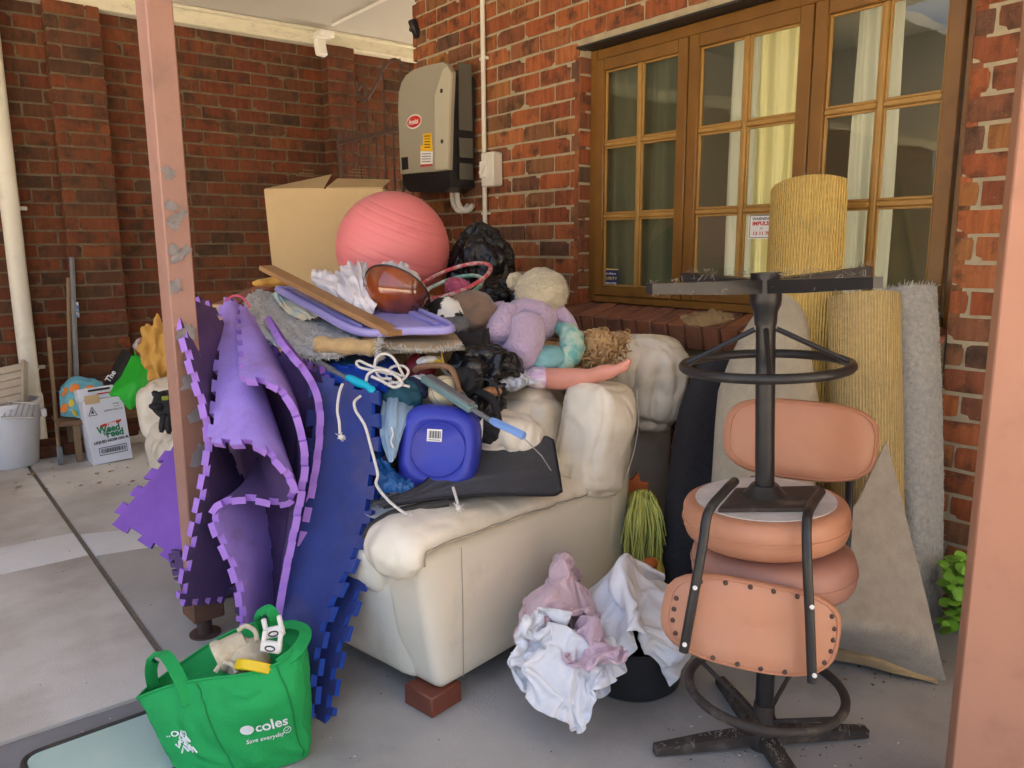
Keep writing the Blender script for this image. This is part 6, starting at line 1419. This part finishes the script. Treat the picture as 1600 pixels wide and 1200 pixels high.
# low shelf with bags
sh = thing('low_shelf', 'low brown shelf carrying the shopping bags by the wall', 'shelf', onz(165, 700))
s0 = ony(97, 656, 5.25); b = MB(); b.box((s0.x + .33, 5.30, s0.z - .012), (.72, .30, .025), b=.004); b.build('top', mat('brown_shelf', (.22, .12, .06), (.16, .085, .045), 8, .6), sh)
for dx in (.06, .62):
    for dy in (-.12, .12): b = MB(); b.box((s0.x + dx, 5.30 + dy, (s0.z - .026) / 2), (.035, .035, s0.z - .027), b=.003); b.build('leg', m_hand, sh)
br0 = onz(112, 704); lb = thing('loose_brick_row', 'row of loose bricks on the floor under the low shelf', 'bricks', br0)
for k in range(3): b = MB(); b.box((0, 0, 0), (.115, .22, .075), M=T(br0.x - .13 + k * .13, br0.y, .039, 0, 0, -4 + 5 * k), b=.005); b.build('brick', m_brick2, lb)
m_fruit = mat('blue_bag_cloth', (.16, .44, .52), (.13, .38, .46), 4, .6)
c = ony(132, 622, 5.2); fb = thing('fruit_print_bag', 'turquoise shopping bag printed with fruit on the low shelf', 'bag', V((c.x, c.y, s0.z)))
F0 = [[(92, 612, 4.72), (93, 632, 4.70), (95, 650, 4.70)], [(112, 594, 4.74), (115, 625, 4.66), (115, 652, 4.66)], [(140, 597, 4.74), (142, 625, 4.66), (140, 655, 4.66)], [(160, 603, 4.74), (166, 628, 4.70), (172, 648, 4.72)]]
PF = drape([Pd(r) for r in F0], 30, 24, .012, 4, 3, 2.); b = MB(); b.sheet(PF, .004); b.build('front', m_fruit, fb, angle=70)
PB = [[p + V((.03, .16, 0)) for p in r] for r in PF[::-1]]; b = MB(); b.sheet(PB, .004); b.build('back', m_fruit, fb, angle=70)
for k, (i, j, m) in enumerate(((4, 4, 0), (11, 5, 0), (8, 13, 1), (15, 10, 1), (4, 16, 0), (19, 5, 0), (17, 18, 0), (24, 12, 1), (23, 19, 0), (10, 20, 1))):
    p = PF[i][j]; n = (PF[i + 1][j] - p).cross(PF[i][j + 1] - p).normalized(); n = n if n.dot(CO - p) > 0 else -n; M = frame(p, p + n)
    b = MB(); b.lathe([(0, .003), (.024, .003), (.03, .0045), (.03, .0055), (0, .006)], 16, M @ Matrix.Diagonal((1, 1 if not m else .8, 1, 1))); b.build('fruit_print', mat('print_orange', (.80, .28, .05), (.7, .2, .04), 20, .6) if not m else mat('print_yellow', (.75, .58, .06), (.65, .5, .08), 20, .6), fb, angle=0)
m_green2 = mat('bright_green_bag', (.02, .48, .03), (.018, .42, .025), 4, .5, .0006, 160)
gb2 = thing('green_carry_bag', 'bright green cloth bag leaning on the low shelf', 'bag', dp(205, 640, 4.73))
F0 = [[(207, 556, 4.78), (188, 590, 4.71), (166, 612, 4.69), (168, 620, 4.69)], [(222, 562, 4.75), (206, 592, 4.63), (188, 615, 4.63), (184, 622, 4.65)], [(232, 566, 4.75), (222, 600, 4.63), (208, 632, 4.63), (202, 640, 4.65)], [(238, 571, 4.79), (236, 592, 4.71), (226, 618, 4.69), (212, 636, 4.69)]]
PF = drape([Pd(r) for r in F0], 26, 26, .014, 3, 3, 5.); b = MB(); b.sheet(PF, .004); b.build('front', m_green2, gb2, angle=70)
b = MB(); b.sheet([[p + V((.06, .12, 0)) for p in r] for r in PF], .004); b.build('back', m_green2, gb2, angle=70)
b = MB(); b.tube(crv(Pd([(212, 558, 4.78), (212, 545, 4.81), (226, 548, 4.81), (230, 566, 4.77)]), 14), .007, 6); b.build('handle', m_green2, gb2)
bb2 = thing('black_carry_bag', 'black carry bag with white lettering behind the bright green one', 'bag', dp(185, 600, 4.93))
F0 = [[(192, 546, 4.95), (178, 570, 4.91), (162, 605, 4.89)], [(200, 550, 4.91), (186, 575, 4.85), (172, 612, 4.85)], [(208, 556, 4.91), (198, 580, 4.85), (184, 618, 4.85)]]
PF = drape([Pd(r) for r in F0], 18, 22, .008, 3, 3, 5.); b = MB(); b.sheet(PF, .004); b.build('front', m_black2, bb2, angle=70)
M = axes(dp(173, 588, 4.83), (RT * .55 + UP * .83), (UP * .55 - RT * .83), -FW); b = text_mesh('The', .05, M, ext=.0005, bold=.001); b.build('lettering', m_paper, bb2, angle=0)
heap('jar_clutter', 'red-lidded jar among clutter behind the bright green bag', 'jar', dp(224, 540, 4.83), (.05, .04, .05), mat('jar_clutter_mix', (.25, .02, .03), (.5, .48, .44), 9, .4, ctr=.1), .02, 8, 4., 4)
# yellow spiky foam and white tubs behind the post
def spiky(p):
    k = 1 + .30 * max(0, math.sin(p.x * 9 + 1) * math.sin(p.y * 9) + .3 * math.sin(p.z * 13)) + .1 * fn(p, 4); return V((p.x * .10 * k, p.y * .10 * k, p.z * .155 * k))
c = dp(252, 548, 4.3); b = MB(); b.ico(5, spiky, 0, T(*c, 0, 0, 20)); tag(b.build('spiky_foam_toy', m_yfoam, angle=75), 'yellow bumpy foam toy behind the carport post', 'toy')
c = dp(256, 600, 4.35); b = MB(); b.lathe([(0, 0), (.05, 0), (.062, .15), (.066, .15), (.066, .165), (0, .165)], 24, T(c.x, c.y, c.z - .07)); tag(b.build('white_tub', m_white, angle=40), 'white plastic tub on the armchair beneath the yellow foam toy', 'tub')
heap('yellow_foam_piece', 'yellow foam crumbs between the purple mat edges', 'foam', dp(350, 503, 2.95), (.04, .04, .035), m_yfoam, .02, 12, 4., 4)
heap('yellow_foam_piece', 'yellow foam strip on the carton side beside the plank', 'foam', dp(424, 442, 3.3), (.07, .03, .02), m_yfoam, .02, 16, 6., 4)
# black work glove on the armchair
gv = thing('black_glove', 'black work glove draped over the cream armchair behind the post', 'glove', dp(262, 645, 3.72))
b = MB(); b.ico(4, lambda p: dp(262, 632, 3.72) + RT * p.x * .075 + UP * p.y * .07 + FW * p.z * .03 + p * .006 * fn(p, 6)); b.build('palm', m_black2, gv, angle=75)
for (x, y, x2, y2) in ((248, 636, 233, 634), (256, 655, 252, 676), (264, 656, 264, 678), (272, 654, 275, 672), (250, 620, 238, 612)):
    b = MB(); b.tube(crv(Pd([(x + 4, y - 3, 3.71), (x, y, 3.69), (x2, y2, 3.68)]), 8), [.022, .022, .021, .02, .019, .018, .016, .008], 10); b.build('finger', m_black2, gv, angle=75)
b = MB(); b.box(dp(258, 622, 3.66), (.03, .01, .02), b=.003); b.build('badge', mat('lime_badge', (.35, .40, .05), None, rough=.6), gv)
# weed box
m_carton = mat('white_carton', (.72, .74, .80), (.68, .70, .76), 3, .6)
A = onz(146, 728); B_ = onz(208, 718); ex = (B_ - A).normalized(); ey = V((-ex.y, ex.x, 0)); wB = (B_ - A).length; hB = .385; dB = .2
wf = thing('weed_feed_carton', 'white garden feed carton with green lettering on the floor', 'carton', A + ex * wB / 2)
Mx = axes(A, ex, V((0, 0, 1)), ex.cross(V((0, 0, 1)))) @ T(0, 0, 0, -3, 0, 3)
b = MB(); b.box((wB / 2, hB / 2, -dB / 2), (wB, hB, dB), M=Mx, b=.003); b.build('carton', m_carton, wf)
b = MB(); b.box((wB * .42, hB + .035, -.07), (wB * .9, .075, .12), M=Mx @ T(0, 0, 0, -8, 0, 0), b=.003); b.build('top_flap', m_carton, wf)
b = MB(); b.box((wB * .24, hB + .006, .002), (wB * .36, .05, .006), M=Mx, b=.001); b.build('tape_flap', m_card, wf)
b = MB(); b.box((wB * .5, hB + .055, -.006), (wB * .55, .012, .004), M=Mx @ T(0, 0, 0, -8, 0, 0), b=.001); b.box((wB * .6, hB + .03, -.005), (wB * .35, .008, .004), M=Mx @ T(0, 0, 0, -8, 0, 0), b=.001, mi=1); b.build('flap_print', [m_ink, m_redink], wf, angle=0)
m_gink = mat('green_ink', (.01, .20, .07), None, rough=.5)
def bt(s, x, y, size, m, nm, sx=1., bold=.0, shear=0., rot=0.):
    b = text_mesh(s, size, Mx @ T(wB * x, hB * y, .0016, 0, 0, rot), ext=.0004, sx=sx, bold=bold, shear=shear); b.build(nm, m, wf, angle=0)
q = [(.30, .555), (.33, .60), (.44, .615), (.84, .64), (.86, .655), (.86, .615), (.80, .595), (.44, .575)]
b = MB(); b.prism([(wB * x, hB * y) for x, y in q], .0006, .0014, Mx); b.build('red_banner', m_redink, wf, angle=0)
bt('Yates', .60, .606, .022, m_paper, 'banner_lettering', 1.1, .0008, .1, 4); bt('Weed', .52, .525, .058, m_gink, 'lettering', .85, .002, 0, 2); bt("'n'", .42, .455, .03, m_gink, 'lettering', 1, .001, 0, 2); bt('Feed', .66, .445, .058, m_gink, 'lettering', .85, .002, 0, 2)
bt('LIQUID HOSE ON 4L', .55, .345, .022, m_ink, 'lettering', .95, .0008, 0, 2); bt('WEED', .80, .90, .012, m_ink, 'lettering', 1); bt('4 x 4L', .80, .86, .012, m_ink, 'lettering', 1); bt('LIQUID HOSE ON', .72, .81, .013, m_ink, 'lettering', 1)
b = MB()
for (x0, x1, y0, y1) in ((.20, .90, .13, .14), (.20, .90, .245, .255), (.20, .212, .13, .255), (.888, .90, .13, .255)): b.box((wB * (x0 + x1) / 2, hB * (y0 + y1) / 2, .0014), (wB * (x1 - x0), hB * (y1 - y0), .0008), M=Mx, b=.0001)
rnd = random.Random(1); x = .25
while x < .86: w_ = rnd.choice((.006, .010, .016)); b.box((wB * x, hB * .195, .0014), (wB * w_, hB * .07, .0008), M=Mx, b=.0001); x += w_ + rnd.choice((.010, .016))
b.build('barcode', m_ink, wf, angle=0)
b = MB(); tr = [(.10, .77), (.30, .77), (.20, .90)]
for k in range(3): p, q2 = tr[k], tr[(k + 1) % 3]; b.tube([Mx @ V((wB * p[0], hB * p[1], .0014)), Mx @ V((wB * q2[0], hB * q2[1], .0014))], .0018, 5)
b.prism([(wB * x, hB * y) for x, y in ((.165, .80), (.235, .80), (.2, .86))], .0006, .0014, Mx); b.build('hazard_mark', m_ink, wf, angle=0)
# ================================================================ toys between sofa and carpet
lt = thing('yarn_doll', 'lime yarn-haired toy stuffed between the sofa and the black carpet', 'toy', onz(1005, 935))
lc = dp(1003, 790, 2.80); b = MB(); b.ico(4, lambda p: lc + V((p.x * .06, p.y * .06, p.z * .06))); b.build('head', m_lime, lt)
b = MB(); rnd = random.Random(8)
for i in range(190):
    px = rnd.uniform(978, 1034); t_ = rnd.uniform(2.68, 2.78); y1 = rnd.uniform(835, 905); b.tube(crv([dp(1003 + (px - 1003) * .5, 782 + rnd.uniform(-16, 10), t_), dp(px, 810 + rnd.uniform(-10, 20), t_ - .03), dp(px + rnd.uniform(-10, 8), y1, t_)], 9), rnd.uniform(.0022, .004), 5, caps=False)
b.build('yarn_hair', m_lime, lt, angle=75)
b = MB()
n_ = 9; cst = dp(990, 772, 2.86); pts = []
for k in range(2 * n_): a = k * math.pi / n_; r_ = .080 + .012 * math.sin(k * 2.3) if k % 2 == 0 else .052; pts.append((r_ * math.cos(a), r_ * math.sin(a)))
b.prism(pts, -.012, .012, axes(cst, RT, UP, -FW)); tag(b.build('orange_star_toy', m_orange, angle=30), 'orange spiky star toy behind the lime yarn toy', 'toy')
dk = thing('duck_toy', 'yellow and orange duck toy on the floor under the lime yarn toy', 'toy', onz(1018, 940))
b = MB(); b.ico(3, lambda p: dp(1018, 893, 2.66) + V((p.x * .045, p.y * .045, p.z * .05))); b.build('head', mat('duck_yellow', (.70, .52, .08), None, rough=.7), dk)
b = MB(); b.ico(3, lambda p: dp(1016, 880, 2.61) + V((p.x * .025, p.y * .025, p.z * .02))); b.build('beak', m_orange, dk)
b = MB(); b.ico(2, lambda p: dp(1022, 898, 2.605) + p * .006); b.build('eye', m_paper, dk)
b = MB(); b.ico(3, lambda p: onz(1018, 935, .09) + V((p.x * .06, p.y * .06, p.z * .085))); b.build('body', mat('duck_yellow_body', (.66, .50, .10), None, rough=.8), dk)
# ================================================================ plant by the wall
m_leaf = mat('leaf_green', (.13, .33, .025), (.20, .42, .045), 8, .45, rand=.35)
m_stem = mat('stem_green', (.12, .22, .05), None, rough=.6)
pc_ = onz(1496, 975); pl_ = thing('wall_plant', 'small round-leaved green plant growing at the foot of the brick wall', 'plant', pc_)
me0 = MB(); n_ = 14; me0.v = [V((0, 0, .003))] + [V((math.cos(k / n_ * 6.2832) * (1 - .35 * (k == 7)), math.sin(k / n_ * 6.2832), .10 * math.cos(k / n_ * 12.566))) for k in range(n_)]; me0.f = [(0, 1 + k, 1 + (k + 1) % n_) for k in range(n_)]; me0.m = [0] * n_
lm = bpy.data.meshes.new('leaf'); lm.from_pydata([tuple(v) for v in me0.v], [], me0.f); lm.materials.append(m_leaf); lm.shade_smooth()
rnd = random.Random(11); sb = MB()
for i in range(84):
    px = rnd.uniform(1472, 1530); py = rnd.uniform(868, 985) + abs(px - 1500) * .2; t_ = rnd.uniform(2.36, 2.52); p = dp(px, py, t_)
    if p.z < .01 or p.x > XW - .02: p.z = max(p.z, .03); p.x = min(p.x, XW - .03)
    o = bpy.data.objects.new('leaf', lm); col.objects.link(o); o.parent = pl_; r_ = rnd.uniform(.009, .026)
    d = ((CO - p).normalized() * .6 + V((rnd.gauss(0, .5), rnd.gauss(0, .5), .6 + rnd.random()))).normalized()
    o.matrix_local = Matrix.Translation(p - pc_) @ d.to_track_quat('Z', 'Y').to_matrix().to_4x4() @ Matrix.Rotation(rnd.random() * 6.28, 4, 'Z') @ Matrix.Scale(r_, 4)
    sb.tube(crv([p, p.lerp(pc_, .5) + V((rnd.gauss(0, .01), rnd.gauss(0, .01), .01)), pc_ + V((rnd.gauss(0, .015), rnd.gauss(0, .015), 0))], 6), .0012, 4, caps=False)
sb.build('stems', m_stem, pl_, angle=0)
# ================================================================ litter on the floor
m_lit = [mat('dry_leaf', (.20, .11, .05), (.28, .17, .08), 20, .9), mat('paper_bit', (.66, .64, .58), None, rough=.9), mat('dark_crumb', (.05, .04, .03), None, rough=.9)]
b = MB(); rnd = random.Random(21)
def bit(p, s, mi):
    a = rnd.random() * 6.28; n = 6; vs = [p + V((math.cos(a + k / n * 6.28) * s * rnd.uniform(.5, 1.3), math.sin(a + k / n * 6.28) * s * rnd.uniform(.3, 1.), .002 + rnd.random() * s * .5)) for k in range(n)]
    b.add(vs + [p + V((0, 0, .004))], [(k, (k + 1) % n, n) for k in range(n)], mi)
for i in range(150):
    px, py = rnd.uniform(0, 1480), rnd.uniform(740, 1200); p = onz(px, py, .002); bit(p, rnd.uniform(.0015, .0045), rnd.choice((0, 1, 2, 2)))
for i in range(40): bit(onz(rnd.uniform(0, 240), rnd.uniform(705, 770), .002), rnd.uniform(.006, .02), 0)
for i in range(60): bit(onz(rnd.uniform(1040, 1350), rnd.uniform(1120, 1199), .002), rnd.uniform(.002, .006), rnd.choice((0, 1, 2)))
for i in range(40): bit(onz(rnd.uniform(1290, 1480), rnd.uniform(1030, 1080), .002), rnd.uniform(.002, .008), rnd.choice((0, 2)))
tag(b.build('floor_litter', m_lit, angle=0), kind='stuff', label='scattered dry leaves and crumbs on the concrete floor', cat='litter')
# ================================================================ loose clutter filling the gaps of the pile
CL = 'loose rags stuffed in the pile'
for (lab, px, py, t, r, m, sd, an) in (
        ('crumpled navy rag below the white rope', 640, 610, 2.44, (.06, .05, .035), mat('navy_rag', (.015, .025, .07), (.025, .04, .10), 9, .85, wr=(.006, 16.)), 3., (1, 1, 1.4)),
        ('crumpled black rag between the cream ball and the torn bin bag', 726, 600, 2.50, (.05, .05, .04), m_black2, 5., (1, 1, 1)),
        ('crumpled white rag under the maroon ball', 655, 596, 2.46, (.045, .04, .02), m_tissue, 8., (1, 1, 1)),
        ('dark teal rag behind the pale blue bag', 632, 625, 2.40, (.05, .045, .05), mat('dark_teal_rag', (.01, .06, .09), (.015, .09, .13), 9, .8, wr=(.006, 16.)), 11., (1, 1, .6)),
        ('dusty pink rag beside the hula hoops', 716, 450, 3.1, (.05, .05, .04), mat('pink_rag', (.45, .10, .18), (.38, .08, .15), 9, .8, wr=(.006, 16.)), 14., (1, 1, 1)),
        ('crumpled grey shirt under the brown cushion', 712, 512, 2.78, (.06, .05, .035), mat('grey_shirt', (.10, .10, .11), (.15, .15, .16), 8, .85, wr=(.006, 16.)), 17., (1, 1, 1)),
        ('crumpled black jumper behind the blue container', 770, 668, 2.46, (.07, .06, .05), m_black2, 19., (1, 1, 1.3)),
        ('pale checked rag beside the printed cloth', 800, 598, 2.60, (.05, .05, .025), mat('pale_rag', (.62, .64, .68), (.30, .34, .42), 60, .85, ctr=.1, wr=(.006, 16.)), 23., (1, 1, 1))):
    heap('rag', lab, 'rag', dp(px, py, t), r, m, .018, 12., sd, 5, aniso=an, group=CL, fine=.15)
for (lab, pts, r, m) in (
        ('thin grey tube lying behind the brush head', [(690, 575, 2.46), (712, 600, 2.42), (728, 622, 2.38)], .006, m_grey),
        ('black cable looping out of the torn bin bag', [(735, 600, 2.46), (752, 592, 2.44), (772, 600, 2.42), (780, 622, 2.40), (770, 645, 2.38)], .004, m_black),
        ('thin yellow cord hanging under the grey weathered board', [(690, 552, 2.50), (694, 570, 2.48), (697, 588, 2.46)], .0018, m_yel),
        ('pink ribbon tied round the top of the lilac mats', [(352, 470, 2.66), (366, 462, 2.64), (380, 466, 2.62), (390, 480, 2.60)], .004, mat('pink_ribbon', (.70, .12, .22), None, rough=.6)),
        ('white drawstring hanging on the pale blue bag', [(612, 668, 2.26), (614, 678, 2.25), (611, 690, 2.25), (615, 700, 2.245)], .003, m_rope)):
    b = MB(); b.tube(crv(Pd(pts), 24), r, 8); tag(b.build('cord', m, angle=60), lab, 'cord')
